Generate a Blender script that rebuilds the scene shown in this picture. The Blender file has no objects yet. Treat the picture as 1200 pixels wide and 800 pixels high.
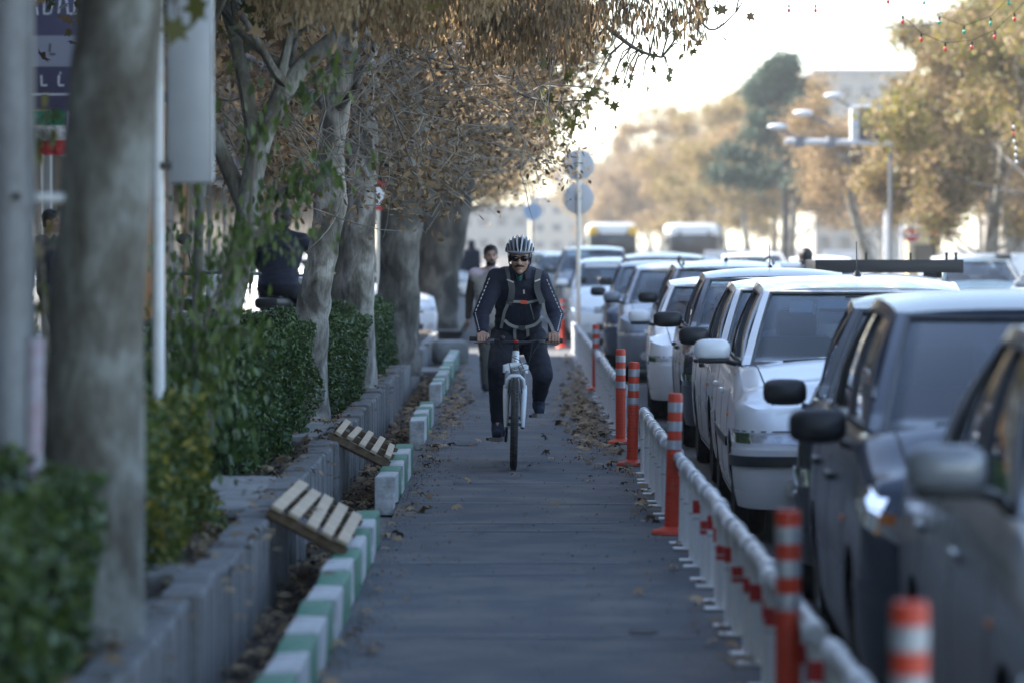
import bpy, bmesh, math, random
import numpy as np
from mathutils import Vector, Matrix
R = random.Random(11)
NR = np.random.default_rng(5)
PI = math.pi
rad = math.radians
scene = bpy.context.scene
COL = scene.collection

# ------------------------------------------------------------------ camera
CH = 1.60; FPX = 4500.0; HZ = 288.0; CX = 600.0
PITCH = math.atan((400 - HZ) / FPX)
cam = bpy.data.cameras.new('camera'); camo = bpy.data.objects.new('camera', cam); COL.objects.link(camo)
camo.location = (0, 0, CH); camo.rotation_euler = (PI/2 - PITCH, 0, 0)
cam.sensor_width = 36; cam.lens = 135; cam.clip_start = 0.5; cam.clip_end = 3000
cam.dof.use_dof = True; cam.dof.focus_distance = 27.5; cam.dof.aperture_fstop = 2.5
scene.camera = camo

# ------------------------------------------------------------------ world, sun, exposure
SUN_EL = 35.0
SUN_DIR = Vector((-0.86, 0.42, 0)).normalized() * math.cos(rad(SUN_EL)) + Vector((0, 0, math.sin(rad(SUN_EL))))
world = bpy.data.worlds.new('World'); scene.world = world; world.use_nodes = True
wn = world.node_tree; bg = wn.nodes['Background']
sky = wn.nodes.new('ShaderNodeTexSky'); sky.sky_type = 'NISHITA'; sky.sun_disc = False
sky.sun_elevation = rad(SUN_EL); sky.sun_rotation = math.atan2(SUN_DIR.x, SUN_DIR.y)
sky.air_density = 1.0; sky.dust_density = 1.2; sky.ozone_density = 1.0; sky.altitude = 900
tint = wn.nodes.new('ShaderNodeMixRGB'); tint.blend_type = 'MULTIPLY'; tint.inputs[0].default_value = 1
tint.inputs[2].default_value = (1.05, 1.0, .945, 1); wn.links.new(sky.outputs[0], tint.inputs[1])
wn.links.new(tint.outputs[0], bg.inputs[0]); bg.inputs[1].default_value = 0.12
sl = bpy.data.lights.new('sun', 'SUN'); slo = bpy.data.objects.new('sun', sl); COL.objects.link(slo)
sl.energy = 4.2; sl.angle = rad(0.55); sl.color = (1.0, 0.95, 0.88)
slo.rotation_euler = SUN_DIR.to_track_quat('Z', 'Y').to_euler()
scene.view_settings.view_transform = 'Standard'; scene.view_settings.look = 'None'
scene.view_settings.exposure = 2.25; scene.view_settings.gamma = 1.0
scene.cycles.max_bounces = 7; scene.cycles.transparent_max_bounces = 14
scene.cycles.volume_bounces = 0; scene.cycles.sample_clamp_indirect = 6

# ------------------------------------------------------------------ helpers
def W(x, y, Z):
    """a point seen at photo pixel x, y, Z metres along the street"""
    return Vector(((x - CX) / FPX * Z, Z, CH - (y - HZ) / FPX * Z))

def tag(o, label=None, cat=None, group=None, kind=None):
    if label: o['label'] = label
    if cat: o['category'] = cat
    if group: o['group'] = group
    if kind: o['kind'] = kind
    return o

def empty(name, loc=(0, 0, 0), rz=0.0, label=None, cat=None, group=None, scale=None):
    o = bpy.data.objects.new(name, None); COL.objects.link(o)
    o.empty_display_size = 0.1
    o.location = loc; o.rotation_euler = (0, 0, rz)
    if scale: o.scale = scale
    return tag(o, label, cat, group)

def link(name, me, parent=None, loc=None, rot=None):
    o = bpy.data.objects.new(name, me); COL.objects.link(o)
    if parent: o.parent = parent
    if loc is not None: o.location = loc
    if rot is not None: o.rotation_euler = rot
    return o

KIDS = {}
def children(o):
    return [c for c in bpy.data.objects if c.parent == o]
def copy_tree(o, parent=None):
    c = o.copy(); COL.objects.link(c); c.parent = parent
    for ch in list(o.children): copy_tree(ch, c)
    return c

class MB:
    def __init__(s): s.v = []; s.f = []
    def add(s, vs, fs):
        b = len(s.v); s.v += [tuple(p) for p in vs]; s.f += [tuple(i + b for i in q) for q in fs]; return s
    def box(s, c, d, m=None, bev=0.0):
        x, y, z = d[0]/2, d[1]/2, d[2]/2
        if bev <= 0:
            vs = [Vector((sx*x, sy*y, sz*z)) for sz in (-1, 1) for sy in (-1, 1) for sx in (-1, 1)]
            fs = [(0,2,3,1),(4,5,7,6),(0,1,5,4),(2,6,7,3),(0,4,6,2),(1,3,7,5)]
        else:
            bm = bmesh.new(); bmesh.ops.create_cube(bm, size=1)
            for v in bm.verts: v.co = Vector((v.co.x*d[0], v.co.y*d[1], v.co.z*d[2]))
            bmesh.ops.bevel(bm, geom=bm.edges[:], offset=bev, segments=2, affect='EDGES', profile=.5)
            bm.verts.index_update()
            vs = [v.co.copy() for v in bm.verts]; fs = [tuple(v.index for v in f.verts) for f in bm.faces]; bm.free()
        if m is not None: vs = [m @ v for v in vs]
        return s.add([v + Vector(c) for v in vs], fs)
    def tube(s, pts, r, n=8, cap=True, flat=1.0):
        pts = [Vector(p) for p in pts]; k = len(pts)
        rr = r if isinstance(r, (list, tuple)) else [r]*k
        b = len(s.v); up = None
        for i, p in enumerate(pts):
            t = (pts[min(i+1, k-1)] - pts[max(i-1, 0)])
            if t.length < 1e-9: t = Vector((0, 0, 1))
            t.normalize()
            if up is None:
                up = Vector((0, 0, 1)) if abs(t.z) < .9 else Vector((0, 1, 0))
            a = t.cross(up)
            if a.length < 1e-4: a = t.cross(Vector((1, .2, 0)))
            a.normalize(); c = a.cross(t).normalized(); up = c
            for j in range(n):
                an = 2*PI*j/n
                s.v.append(tuple(p + a*math.cos(an)*rr[i] + c*math.sin(an)*rr[i]*flat))
        for i in range(k-1):
            for j in range(n):
                j2 = (j+1) % n
                s.f.append((b+i*n+j, b+i*n+j2, b+(i+1)*n+j2, b+(i+1)*n+j))
        if cap:
            s.f.append(tuple(b+j for j in range(n))[::-1]); s.f.append(tuple(b+(k-1)*n+j for j in range(n)))
        return s
    def lathe(s, prof, n=24, m=None, c=(0, 0, 0)):
        """prof: (r, z) list, spun about z"""
        b = len(s.v); k = len(prof)
        for r, z in prof:
            for j in range(n):
                v = Vector((r*math.cos(2*PI*j/n), r*math.sin(2*PI*j/n), z))
                if m is not None: v = m @ v
                s.v.append(tuple(v + Vector(c)))
        for i in range(k-1):
            for j in range(n):
                j2 = (j+1) % n
                s.f.append((b+i*n+j, b+i*n+j2, b+(i+1)*n+j2, b+(i+1)*n+j))
        if prof[0][0] > 1e-6: s.f.append(tuple(b+j for j in range(n))[::-1])
        if prof[-1][0] > 1e-6: s.f.append(tuple(b+(k-1)*n+j for j in range(n)))
        return s
    def ball(s, c, r, n=12, m=None, k=8):
        if isinstance(r, (int, float)): r = (r, r, r)
        b = len(s.v)
        for i in range(k+1):
            ph = PI*i/k
            for j in range(n):
                v = Vector((r[0]*math.sin(ph)*math.cos(2*PI*j/n), r[1]*math.sin(ph)*math.sin(2*PI*j/n), -r[2]*math.cos(ph)))
                if m is not None: v = m @ v
                s.v.append(tuple(v + Vector(c)))
        for i in range(k):
            for j in range(n):
                j2 = (j+1) % n
                s.f.append((b+i*n+j, b+i*n+j2, b+(i+1)*n+j2, b+(i+1)*n+j))
        return s
    def cap(s, p, q, r1, r2, n=14):
        """closed capsule with two radii"""
        p = Vector(p); q = Vector(q); t = (q-p); L = t.length; t.normalize()
        pts = []; rs = []
        for i in range(5):
            a = PI/2*i/5
            pts.append(p - t*r1*math.cos(a)); rs.append(max(r1*math.sin(a), 1e-3))
        pts.append(p); rs.append(r1); pts.append(q); rs.append(r2)
        for i in range(1, 6):
            a = PI/2*i/5
            pts.append(q + t*r2*math.sin(a)); rs.append(max(r2*math.cos(a), 1e-3))
        return s.tube(pts, rs, n)
    def grid(s, fn, us, vs, close=False):
        b = len(s.v); nu = len(us); nv = len(vs)
        for u in us:
            for v in vs: s.v.append(tuple(fn(u, v)))
        for i in range(nu-1):
            for j in range(nv-1):
                s.f.append((b+i*nv+j, b+(i+1)*nv+j, b+(i+1)*nv+j+1, b+i*nv+j+1))
        return s
    def mesh(s, name, mat=None, smooth=35):
        me = bpy.data.meshes.new(name); me.from_pydata(s.v, [], s.f)
        if mat: me.materials.append(mat)
        if smooth:
            me.polygons.foreach_set('use_smooth', [True]*len(me.polygons))
            try: me.set_sharp_from_angle(angle=rad(smooth))
            except Exception: pass
        me.update(); return me
    def obj(s, name, mat=None, parent=None, smooth=35, loc=None, rot=None):
        return link(name, s.mesh(name, mat, smooth), parent, loc, rot)

def linsp(a, b, n): return [a + (b-a)*i/(n-1) for i in range(n)]
def lerp(a, b, t): return a + (b-a)*t
def interp(x, xs, ys):
    if x <= xs[0]: return ys[0]
    for i in range(len(xs)-1):
        if x <= xs[i+1]:
            t = (x-xs[i])/(xs[i+1]-xs[i]); return ys[i] + (ys[i+1]-ys[i])*t
    return ys[-1]
def smooth_interp(x, xs, ys):
    if x <= xs[0]: return ys[0]
    for i in range(len(xs)-1):
        if x <= xs[i+1]:
            t = (x-xs[i])/(xs[i+1]-xs[i]); t = t*t*(3-2*t); return ys[i] + (ys[i+1]-ys[i])*t
    return ys[-1]

# ------------------------------------------------------------------ materials
MATS = {}
def mat(name, col, rough=.6, metal=0.0, col2=None, scale=8.0, contrast=(.35, .65), bump=0.0, bscale=40.0,
        coat=0.0, spec=None, trans=0.0, stretch=(1, 1, 1), island=False, col3=None, detail=6.0, bdist=.01, emis=None):
    if name in MATS: return MATS[name]
    m = bpy.data.materials.new(name); m.use_nodes = True; nt = m.node_tree; N = nt.nodes; L = nt.links
    b = N['Principled BSDF']; b.inputs['Roughness'].default_value = rough; b.inputs['Metallic'].default_value = metal
    b.inputs['Base Color'].default_value = (*col, 1)
    if coat: b.inputs['Coat Weight'].default_value = coat; b.inputs['Coat Roughness'].default_value = .06
    if spec is not None: b.inputs['Specular IOR Level'].default_value = spec
    tc = N.new('ShaderNodeTexCoord'); mp = N.new('ShaderNodeMapping'); L.new(tc.outputs['Object'], mp.inputs[0])
    mp.inputs['Scale'].default_value = stretch
    cs = None
    if col2 is not None:
        if island:
            g = N.new('ShaderNodeNewGeometry'); fac = g.outputs['Random Per Island']
        else:
            n = N.new('ShaderNodeTexNoise'); n.inputs['Scale'].default_value = scale; n.inputs['Detail'].default_value = detail
            n.inputs['Roughness'].default_value = .6
            L.new(mp.outputs[0], n.inputs['Vector']); fac = n.outputs[0]
        r = N.new('ShaderNodeValToRGB'); L.new(fac, r.inputs[0])
        e = r.color_ramp.elements
        if island: contrast = (0, 1)
        e[0].position = contrast[0]; e[0].color = (*col, 1); e[1].position = contrast[1]; e[1].color = (*col2, 1)
        if col3 is not None:
            k = e.new((contrast[0]+contrast[1])/2); k.color = (*col3, 1)
        cs = r.outputs[0]; L.new(cs, b.inputs['Base Color'])
    if bump:
        n2 = N.new('ShaderNodeTexNoise'); n2.inputs['Scale'].default_value = bscale; n2.inputs['Detail'].default_value = 8
        L.new(mp.outputs[0], n2.inputs['Vector'])
        bp = N.new('ShaderNodeBump'); bp.inputs['Strength'].default_value = bump; bp.inputs['Distance'].default_value = bdist
        L.new(n2.outputs[0], bp.inputs['Height']); L.new(bp.outputs[0], b.inputs['Normal'])
    if trans:
        t = N.new('ShaderNodeBsdfTranslucent'); mx = N.new('ShaderNodeMixShader'); mx.inputs[0].default_value = trans
        if cs is not None: L.new(cs, t.inputs[0])
        else: t.inputs[0].default_value = (*col, 1)
        L.new(b.outputs[0], mx.inputs[1]); L.new(t.outputs[0], mx.inputs[2]); L.new(mx.outputs[0], N['Material Output'].inputs[0])
    if emis:
        b.inputs['Emission Color'].default_value = (*emis[0], 1); b.inputs['Emission Strength'].default_value = emis[1]
    MATS[name] = m; return m

def mix_dirt(name, base, dirt, rough=.7, sc=3.0, lo=.5, hi=.7, sc2=60.0, bump=.3, stretch=(1, 1, 1), amt2=.25, bdist=.004):
    """two layers of noise: broad stains and fine grain"""
    if name in MATS: return MATS[name]
    m = bpy.data.materials.new(name); m.use_nodes = True; nt = m.node_tree; N = nt.nodes; L = nt.links
    b = N['Principled BSDF']; b.inputs['Roughness'].default_value = rough
    tc = N.new('ShaderNodeTexCoord'); mp = N.new('ShaderNodeMapping'); mp.inputs['Scale'].default_value = stretch
    L.new(tc.outputs['Object'], mp.inputs[0])
    n = N.new('ShaderNodeTexNoise'); n.inputs['Scale'].default_value = sc; n.inputs['Detail'].default_value = 7; n.inputs['Roughness'].default_value = .62
    L.new(mp.outputs[0], n.inputs['Vector'])
    r = N.new('ShaderNodeValToRGB'); r.color_ramp.elements[0].position = lo; r.color_ramp.elements[1].position = hi
    r.color_ramp.elements[0].color = (*base, 1); r.color_ramp.elements[1].color = (*dirt, 1); L.new(n.outputs[0], r.inputs[0])
    n2 = N.new('ShaderNodeTexNoise'); n2.inputs['Scale'].default_value = sc2; n2.inputs['Detail'].default_value = 4
    L.new(mp.outputs[0], n2.inputs['Vector'])
    r2 = N.new('ShaderNodeValToRGB'); r2.color_ramp.elements[0].position = .3; r2.color_ramp.elements[1].position = .7
    k = 1-amt2; r2.color_ramp.elements[0].color = (k, k, k, 1); r2.color_ramp.elements[1].color = (1, 1, 1, 1); L.new(n2.outputs[0], r2.inputs[0])
    mx = N.new('ShaderNodeMixRGB'); mx.blend_type = 'MULTIPLY'; mx.inputs[0].default_value = 1
    L.new(r.outputs[0], mx.inputs[1]); L.new(r2.outputs[0], mx.inputs[2]); L.new(mx.outputs[0], b.inputs['Base Color'])
    bp = N.new('ShaderNodeBump'); bp.inputs['Strength'].default_value = bump; bp.inputs['Distance'].default_value = bdist
    L.new(n2.outputs[0], bp.inputs['Height']); L.new(bp.outputs[0], b.inputs['Normal'])
    MATS[name] = m; return m

def glassmat(name, tint, base=.10, ior=1.5):
    if name in MATS: return MATS[name]
    m = bpy.data.materials.new(name); m.use_nodes = True; N = m.node_tree.nodes; L = m.node_tree.links
    N.remove(N['Principled BSDF'])
    t = N.new('ShaderNodeBsdfTransparent'); t.inputs[0].default_value = (*tint, 1)
    g = N.new('ShaderNodeBsdfGlossy'); g.inputs['Roughness'].default_value = .03; g.inputs[0].default_value = (.95, .97, 1, 1)
    fr = N.new('ShaderNodeFresnel'); fr.inputs[0].default_value = ior
    ad = N.new('ShaderNodeMath'); ad.operation = 'ADD'; ad.inputs[1].default_value = base; ad.use_clamp = True; L.new(fr.outputs[0], ad.inputs[0])
    mx = N.new('ShaderNodeMixShader'); L.new(ad.outputs[0], mx.inputs[0]); L.new(t.outputs[0], mx.inputs[1]); L.new(g.outputs[0], mx.inputs[2])
    # a film of road dust
    d = N.new('ShaderNodeBsdfDiffuse'); d.inputs[0].default_value = (.30, .32, .34, 1)
    tc = N.new('ShaderNodeTexCoord'); n = N.new('ShaderNodeTexNoise'); n.inputs['Scale'].default_value = 3; n.inputs['Detail'].default_value = 5
    L.new(tc.outputs['Object'], n.inputs[0]); mr = N.new('ShaderNodeMapRange'); L.new(n.outputs[0], mr.inputs[0])
    mr.inputs[1].default_value = .3; mr.inputs[2].default_value = .8; mr.inputs[3].default_value = .01; mr.inputs[4].default_value = .07
    m2 = N.new('ShaderNodeMixShader'); L.new(mr.outputs[0], m2.inputs[0]); L.new(mx.outputs[0], m2.inputs[1]); L.new(d.outputs[0], m2.inputs[2])
    L.new(m2.outputs[0], N['Material Output'].inputs[0]); MATS[name] = m; return m

def paint(name, col, metal=0.0, rough=.35, dust=.25, coat=.45):
    """car paint with clearcoat and a dusty film"""
    if name in MATS: return MATS[name]
    m = bpy.data.materials.new(name); m.use_nodes = True; N = m.node_tree.nodes; L = m.node_tree.links
    b = N['Principled BSDF']; b.inputs['Metallic'].default_value = metal; b.inputs['Coat Weight'].default_value = coat; b.inputs['Coat Roughness'].default_value = .12; b.inputs['Specular IOR Level'].default_value = coat*.7
    tc = N.new('ShaderNodeTexCoord'); n = N.new('ShaderNodeTexNoise'); n.inputs['Scale'].default_value = 2.5; n.inputs['Detail'].default_value = 8
    L.new(tc.outputs['Object'], n.inputs[0])
    sx = N.new('ShaderNodeSeparateXYZ'); L.new(tc.outputs['Object'], sx.inputs[0])
    mr = N.new('ShaderNodeMapRange'); L.new(sx.outputs[2], mr.inputs[0]); mr.inputs[1].default_value = .15; mr.inputs[2].default_value = .75; mr.inputs[3].default_value = .22; mr.inputs[4].default_value = .0
    ad = N.new('ShaderNodeMath'); ad.operation = 'ADD'; L.new(mr.outputs[0], ad.inputs[0])
    m3 = N.new('ShaderNodeMath'); m3.operation = 'MULTIPLY'; L.new(n.outputs[0], m3.inputs[0]); m3.inputs[1].default_value = dust; L.new(m3.outputs[0], ad.inputs[1])
    mx = N.new('ShaderNodeMixRGB'); L.new(ad.outputs[0], mx.inputs[0]); mx.inputs[1].default_value = (*col, 1); mx.inputs[2].default_value = (.20, .19, .17, 1)
    L.new(mx.outputs[0], b.inputs['Base Color'])
    m4 = N.new('ShaderNodeMath'); m4.operation = 'MULTIPLY_ADD'; L.new(ad.outputs[0], m4.inputs[0]); m4.inputs[1].default_value = .4; m4.inputs[2].default_value = rough-.1
    L.new(m4.outputs[0], b.inputs['Roughness'])
    MATS[name] = m; return m

M_asphalt = mix_dirt('asphalt_lane', (.095, .105, .12), (.19, .18, .165), .88, sc=1.9, lo=.44, hi=.68, sc2=140, bump=.5, amt2=.35, bdist=.006)
M_road = mix_dirt('asphalt_road', (.06, .062, .066), (.09, .09, .09), .85, sc=.7, sc2=120, bump=.4, amt2=.3)
M_soil = mix_dirt('soil', (.075, .058, .042), (.13, .105, .08), .95, sc=5, sc2=50, bump=1.0, amt2=.5, bdist=.02)
M_conc = mix_dirt('concrete', (.30, .30, .29), (.17, .165, .155), .9, sc=4, lo=.42, hi=.68, sc2=90, bump=.5, amt2=.25)
M_conc2 = mix_dirt('concrete_rib', (.27, .27, .27), (.15, .145, .14), .9, sc=3, lo=.4, hi=.7, sc2=60, bump=.5, stretch=(4, 4, .6), amt2=.35)
M_white_kerb = mix_dirt('kerb_white', (.66, .68, .68), (.33, .32, .30), .8, sc=9, lo=.42, hi=.70, sc2=70, bump=.5, amt2=.2)
M_green_kerb = mix_dirt('kerb_green', (.085, .28, .17), (.24, .28, .24), .75, sc=9, lo=.44, hi=.72, sc2=70, bump=.5, amt2=.25)
M_pave = mix_dirt('paving', (.27, .26, .24), (.19, .18, .17), .9, sc=2, sc2=50, bump=.3)
M_white = mix_dirt('white_paint', (.80, .81, .82), (.45, .43, .39), .45, sc=6, lo=.5, hi=.8, sc2=60, bump=.15, amt2=.1)
M_rail = mix_dirt('rail_pipe', (.52, .53, .54), (.36, .35, .33), .45, sc=7, lo=.42, hi=.75, sc2=60, bump=.15, amt2=.1)
M_redtape = mat('red_tape', (.50, .03, .025), .4)
M_orange = mix_dirt('orange_plastic', (.66, .062, .022), (.36, .06, .035), .5, sc=9, lo=.5, hi=.85, sc2=40, bump=.1, amt2=.15)
M_band = mat('reflective_band', (.40, .43, .47), .35, .3, col2=(.52, .54, .56), scale=15)
M_black = mat('black_plastic', (.018, .018, .02), .5)
M_trim = mat('black_trim', (.022, .023, .026), .45, col2=(.05, .05, .05), scale=5)
M_rubber = mat('rubber', (.022, .022, .022), .85, col2=(.05, .048, .045), scale=12)
M_steel = mat('steel', (.45, .46, .47), .35, .9)
M_dsteel = mat('dark_steel', (.10, .10, .11), .45, .8)
M_wood = mat('pallet_wood', (.42, .32, .21), .8, col2=(.62, .50, .36), scale=6, stretch=(.7, 6, 6), bump=.3, bscale=30)
M_woodd = mat('pallet_wood_dark', (.14, .09, .055), .85, col2=(.22, .16, .10), scale=6, stretch=(6, .7, 6))
M_glass = glassmat('car_glass', (.42, .50, .54), .0)
M_glass_d = glassmat('car_glass_dark', (.16, .20, .24), .01)
M_lens = glassmat('lamp_lens', (.92, .94, .96), -.02)
M_chrome = mat('lamp_reflector', (.70, .71, .73), .38, .55, col2=(.45, .46, .48), scale=25)
M_plate = mat('plate_white', (.72, .72, .70), .5)
M_plateb = mat('plate_blue', (.03, .08, .38), .5)
M_ink = mat('ink', (.02, .02, .02), .6)
M_amber = mat('amber_lens', (.85, .26, .05), .3)
M_redlens = mat('red_lens', (.45, .02, .02), .2)
M_seat = mat('seat_cloth', (.05, .05, .055), .9)
M_tan = mat('seat_cloth_tan', (.30, .26, .20), .9)

# bark
def bark(name, a, b_, c, sc=3.0, bump=.6):
    if name in MATS: return MATS[name]
    m = bpy.data.materials.new(name); m.use_nodes = True; N = m.node_tree.nodes; L = m.node_tree.links
    b = N['Principled BSDF']; b.inputs['Roughness'].default_value = .85
    tc = N.new('ShaderNodeTexCoord'); mp = N.new('ShaderNodeMapping'); mp.inputs['Scale'].default_value = (1, 1, .55); L.new(tc.outputs['Object'], mp.inputs[0])
    n = N.new('ShaderNodeTexNoise'); n.inputs['Scale'].default_value = sc; n.inputs['Detail'].default_value = 4; n.inputs['Distortion'].default_value = .6; L.new(mp.outputs[0], n.inputs[0])
    r = N.new('ShaderNodeValToRGB'); e = r.color_ramp.elements; e[0].position = .40; e[0].color = (*a, 1); e[1].position = .62; e[1].color = (*c, 1)
    k = e.new(.52); k.color = (*b_, 1); L.new(n.outputs[0], r.inputs[0])
    n2 = N.new('ShaderNodeTexNoise'); n2.inputs['Scale'].default_value = sc*7; n2.inputs['Detail'].default_value = 9; n2.inputs['Roughness'].default_value = .7
    mp2 = N.new('ShaderNodeMapping'); mp2.inputs['Scale'].default_value = (1, 1, .35); L.new(tc.outputs['Object'], mp2.inputs[0]); L.new(mp2.outputs[0], n2.inputs[0])
    r2 = N.new('ShaderNodeValToRGB'); r2.color_ramp.elements[0].position = .32; r2.color_ramp.elements[0].color = (.42, .40, .38, 1); r2.color_ramp.elements[1].position = .55; r2.color_ramp.elements[1].color = (1, 1, 1, 1); L.new(n2.outputs[0], r2.inputs[0])
    mx = N.new('ShaderNodeMixRGB'); mx.blend_type = 'MULTIPLY'; mx.inputs[0].default_value = .8; L.new(r.outputs[0], mx.inputs[1]); L.new(r2.outputs[0], mx.inputs[2]); L.new(mx.outputs[0], b.inputs['Base Color'])
    bp = N.new('ShaderNodeBump'); bp.inputs['Strength'].default_value = bump; bp.inputs['Distance'].default_value = .02
    L.new(n2.outputs[0], bp.inputs['Height']); L.new(bp.outputs[0], b.inputs['Normal'])
    MATS[name] = m; return m
M_bark_pale = bark('bark_pale', (.13, .115, .09), (.21, .205, .175), (.31, .315, .285), 6.5, .8)
M_bark_white = bark('bark_white', (.10, .09, .075), (.30, .285, .25), (.50, .48, .44), 5.5, 1.0)
M_bark_grey = bark('bark_grey', (.06, .055, .045), (.15, .14, .12), (.26, .25, .225), 4.0, 1.0)
M_bark_dark = bark('bark_dark', (.035, .032, .028), (.09, .082, .07), (.17, .155, .13), 4.0, 1.0)
M_twig = mat('twig', (.10, .08, .06), .9, col2=(.20, .17, .14), scale=6)
M_leaf_brown = mat('leaf_brown', (.085, .055, .030), .7, col2=(.36, .25, .13), col3=(.19, .125, .065), island=True, trans=.35)
M_leaf_tan = mat('leaf_tan', (.19, .12, .055), .75, col2=(.50, .37, .20), col3=(.33, .225, .11), island=True, trans=.35)
M_leaf_olive = mat('leaf_olive', (.045, .06, .018), .6, col2=(.20, .16, .035), col3=(.10, .10, .025), island=True, trans=.35)
M_leaf_green = mat('leaf_green', (.045, .085, .018), .5, col2=(.13, .18, .035), col3=(.08, .12, .025), island=True, trans=.35)
M_leaf_hedge = mat('leaf_hedge', (.022, .055, .014), .4, col2=(.085, .14, .028), col3=(.045, .085, .02), island=True, trans=.2)
M_leaf_yg = mat('leaf_yellow_green', (.10, .12, .02), .6, col2=(.38, .30, .05), col3=(.22, .20, .035), island=True, trans=.35)
M_pine = mat('leaf_pine', (.02, .05, .03), .7, col2=(.06, .11, .06), col3=(.035, .075, .04), island=True, trans=.1)
M_litter = mat('leaf_litter', (.10, .065, .035), .85, col2=(.38, .27, .15), col3=(.22, .15, .08), island=True)
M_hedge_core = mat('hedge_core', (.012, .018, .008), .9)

# ------------------------------------------------------------------ leaf clouds
STAR = np.array([(0,-.55,0),(.16,-.25,.02),(.5,-.32,-.05),(.32,-.02,.02),(.55,.22,-.06),(.2,.2,.03),(.0,.62,-.05),(-.2,.2,.03),(-.55,.22,-.06),(-.32,-.02,.02),(-.5,-.32,-.05),(-.16,-.25,.02)])
OVAL = np.array([(0,-.55,0),(.22,-.15,.05),(.2,.2,.05),(0,.55,-.03),(-.2,.2,.05),(-.22,-.15,.05)])
QUAD = np.array([(0,-.5,0),(.3,0,.06),(0,.5,0),(-.3,0,.06)])
STRIP = np.array([(-.09,-.5,0),(.09,-.5,0),(.13,.1,.04),(0,.5,0),(-.13,.1,.04)])
def rotmats(n, mode='any', rng=NR):
    if mode == 'any':
        q = rng.normal(size=(n, 4)); q /= np.linalg.norm(q, axis=1)[:, None]
    elif mode == 'hang':            # long axis near vertical
        a = rng.uniform(0, 2*PI, n)
        q = np.stack([np.cos(a/2)*math.cos(PI/4), np.cos(a/2)*math.sin(PI/4), np.sin(a/2)*math.sin(PI/4), np.sin(a/2)*math.cos(PI/4)], 1)
        q += rng.normal(size=(n, 4))*.10; q /= np.linalg.norm(q, axis=1)[:, None]
    else:                            # flat
        a = rng.uniform(0, 2*PI, n)
        q = np.stack([np.cos(a/2), 0*a, 0*a, np.sin(a/2)], 1) + rng.normal(size=(n, 4))*.12; q /= np.linalg.norm(q, axis=1)[:, None]
    w, x, y, z = q.T
    return np.stack([np.stack([1-2*(y*y+z*z), 2*(x*y-z*w), 2*(x*z+y*w)], 1), np.stack([2*(x*y+z*w), 1-2*(x*x+z*z), 2*(y*z-x*w)], 1), np.stack([2*(x*z-y*w), 2*(y*z+x*w), 1-2*(x*x+y*y)], 1)], 1)
def leaf_mesh(name, P, S, shape, m, mode='any'):
    P = np.asarray(P, float); n = len(P); k = len(shape)
    S = np.full(n, S) if np.isscalar(S) else np.asarray(S)
    Rm = rotmats(n, mode)
    V = np.einsum('nij,kj->nki', Rm, shape)*S[:, None, None] + P[:, None, :]
    me = bpy.data.meshes.new(name)
    me.vertices.add(n*k); me.vertices.foreach_set('co', V.reshape(-1).astype(np.float32))
    me.loops.add(n*k); me.loops.foreach_set('vertex_index', np.arange(n*k, dtype=np.int32))
    me.polygons.add(n); me.polygons.foreach_set('loop_start', np.arange(0, n*k, k, dtype=np.int32))
    try: me.polygons.foreach_set('loop_total', np.full(n, k, dtype=np.int32))
    except Exception: pass
    me.materials.append(m); me.update(calc_edges=True); return me

# ------------------------------------------------------------------ ground, lane, road
def sheet(name, x0, x1, y0, y1, z, m, nx=1, ny=1, fn=None):
    mb = MB(); mb.grid(lambda u, v: (u, v, z + (fn(u, v) if fn else 0)), linsp(x0, x1, nx+1), linsp(y0, y1, ny+1))
    return tag(mb.obj(name, m, smooth=0), kind='structure')
ROADZ = -.08
sheet('ground', -1500, 1500, -60, 2900, -.30, M_soil)
def rough(u, v):
    return .004*math.sin(v*1.3+u) + .004*math.sin(v*3.1-u*2)
sheet('bike_lane', -.708, 1.02, 2, 59, 0, M_asphalt, 6, 120, lambda u, v: .003*math.sin(v*1.7+u*2))
sheet('bike_lane', -.9, 1.02, 66, 260, 0, M_asphalt)
sheet('cross_street', -40, 1.02, 59.02, 65.98, -.004, M_road)
sheet('road', 1.02, 13.2, -5, 900, ROADZ, M_road)
mb = MB(); mb.box((1.03, 29, -.062), (.10, 60, .12)); tag(mb.obj('road_kerb', M_conc), kind='structure')
# joints across the bike lane: narrow recessed-looking pale cement lines
M_joint = mix_dirt('joint_cement', (.27, .29, .31), (.19, .20, .21), .9, sc=4, sc2=60, bump=.2)
for y in (613, 622, 660.5, 673.5, 747.5, 590, 566, 540, 505, 470, 452):
    z = FPX*CH/(y-HZ); x0 = R.uniform(-.66, -.2); x1 = R.uniform(.3, .86)
    mb = MB(); k = linsp(x0, x1, 12)
    w = R.uniform(.010, .02)
    pts = [(x, z + .012*math.sin(x*5+z)) for x in k]
    vs = []; fs = []
    for i, (x, yy) in enumerate(pts):
        vs += [(x, yy-w, .0045+.003*math.sin(yy*1.7+x*2)), (x, yy+w, .0045+.003*math.sin(yy*1.7+x*2))]
        if i: fs.append((2*i-2, 2*i, 2*i+1, 2*i-1))
    mb.add(vs, fs); tag(mb.obj('pavement_joint', M_joint), kind='structure')

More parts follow.
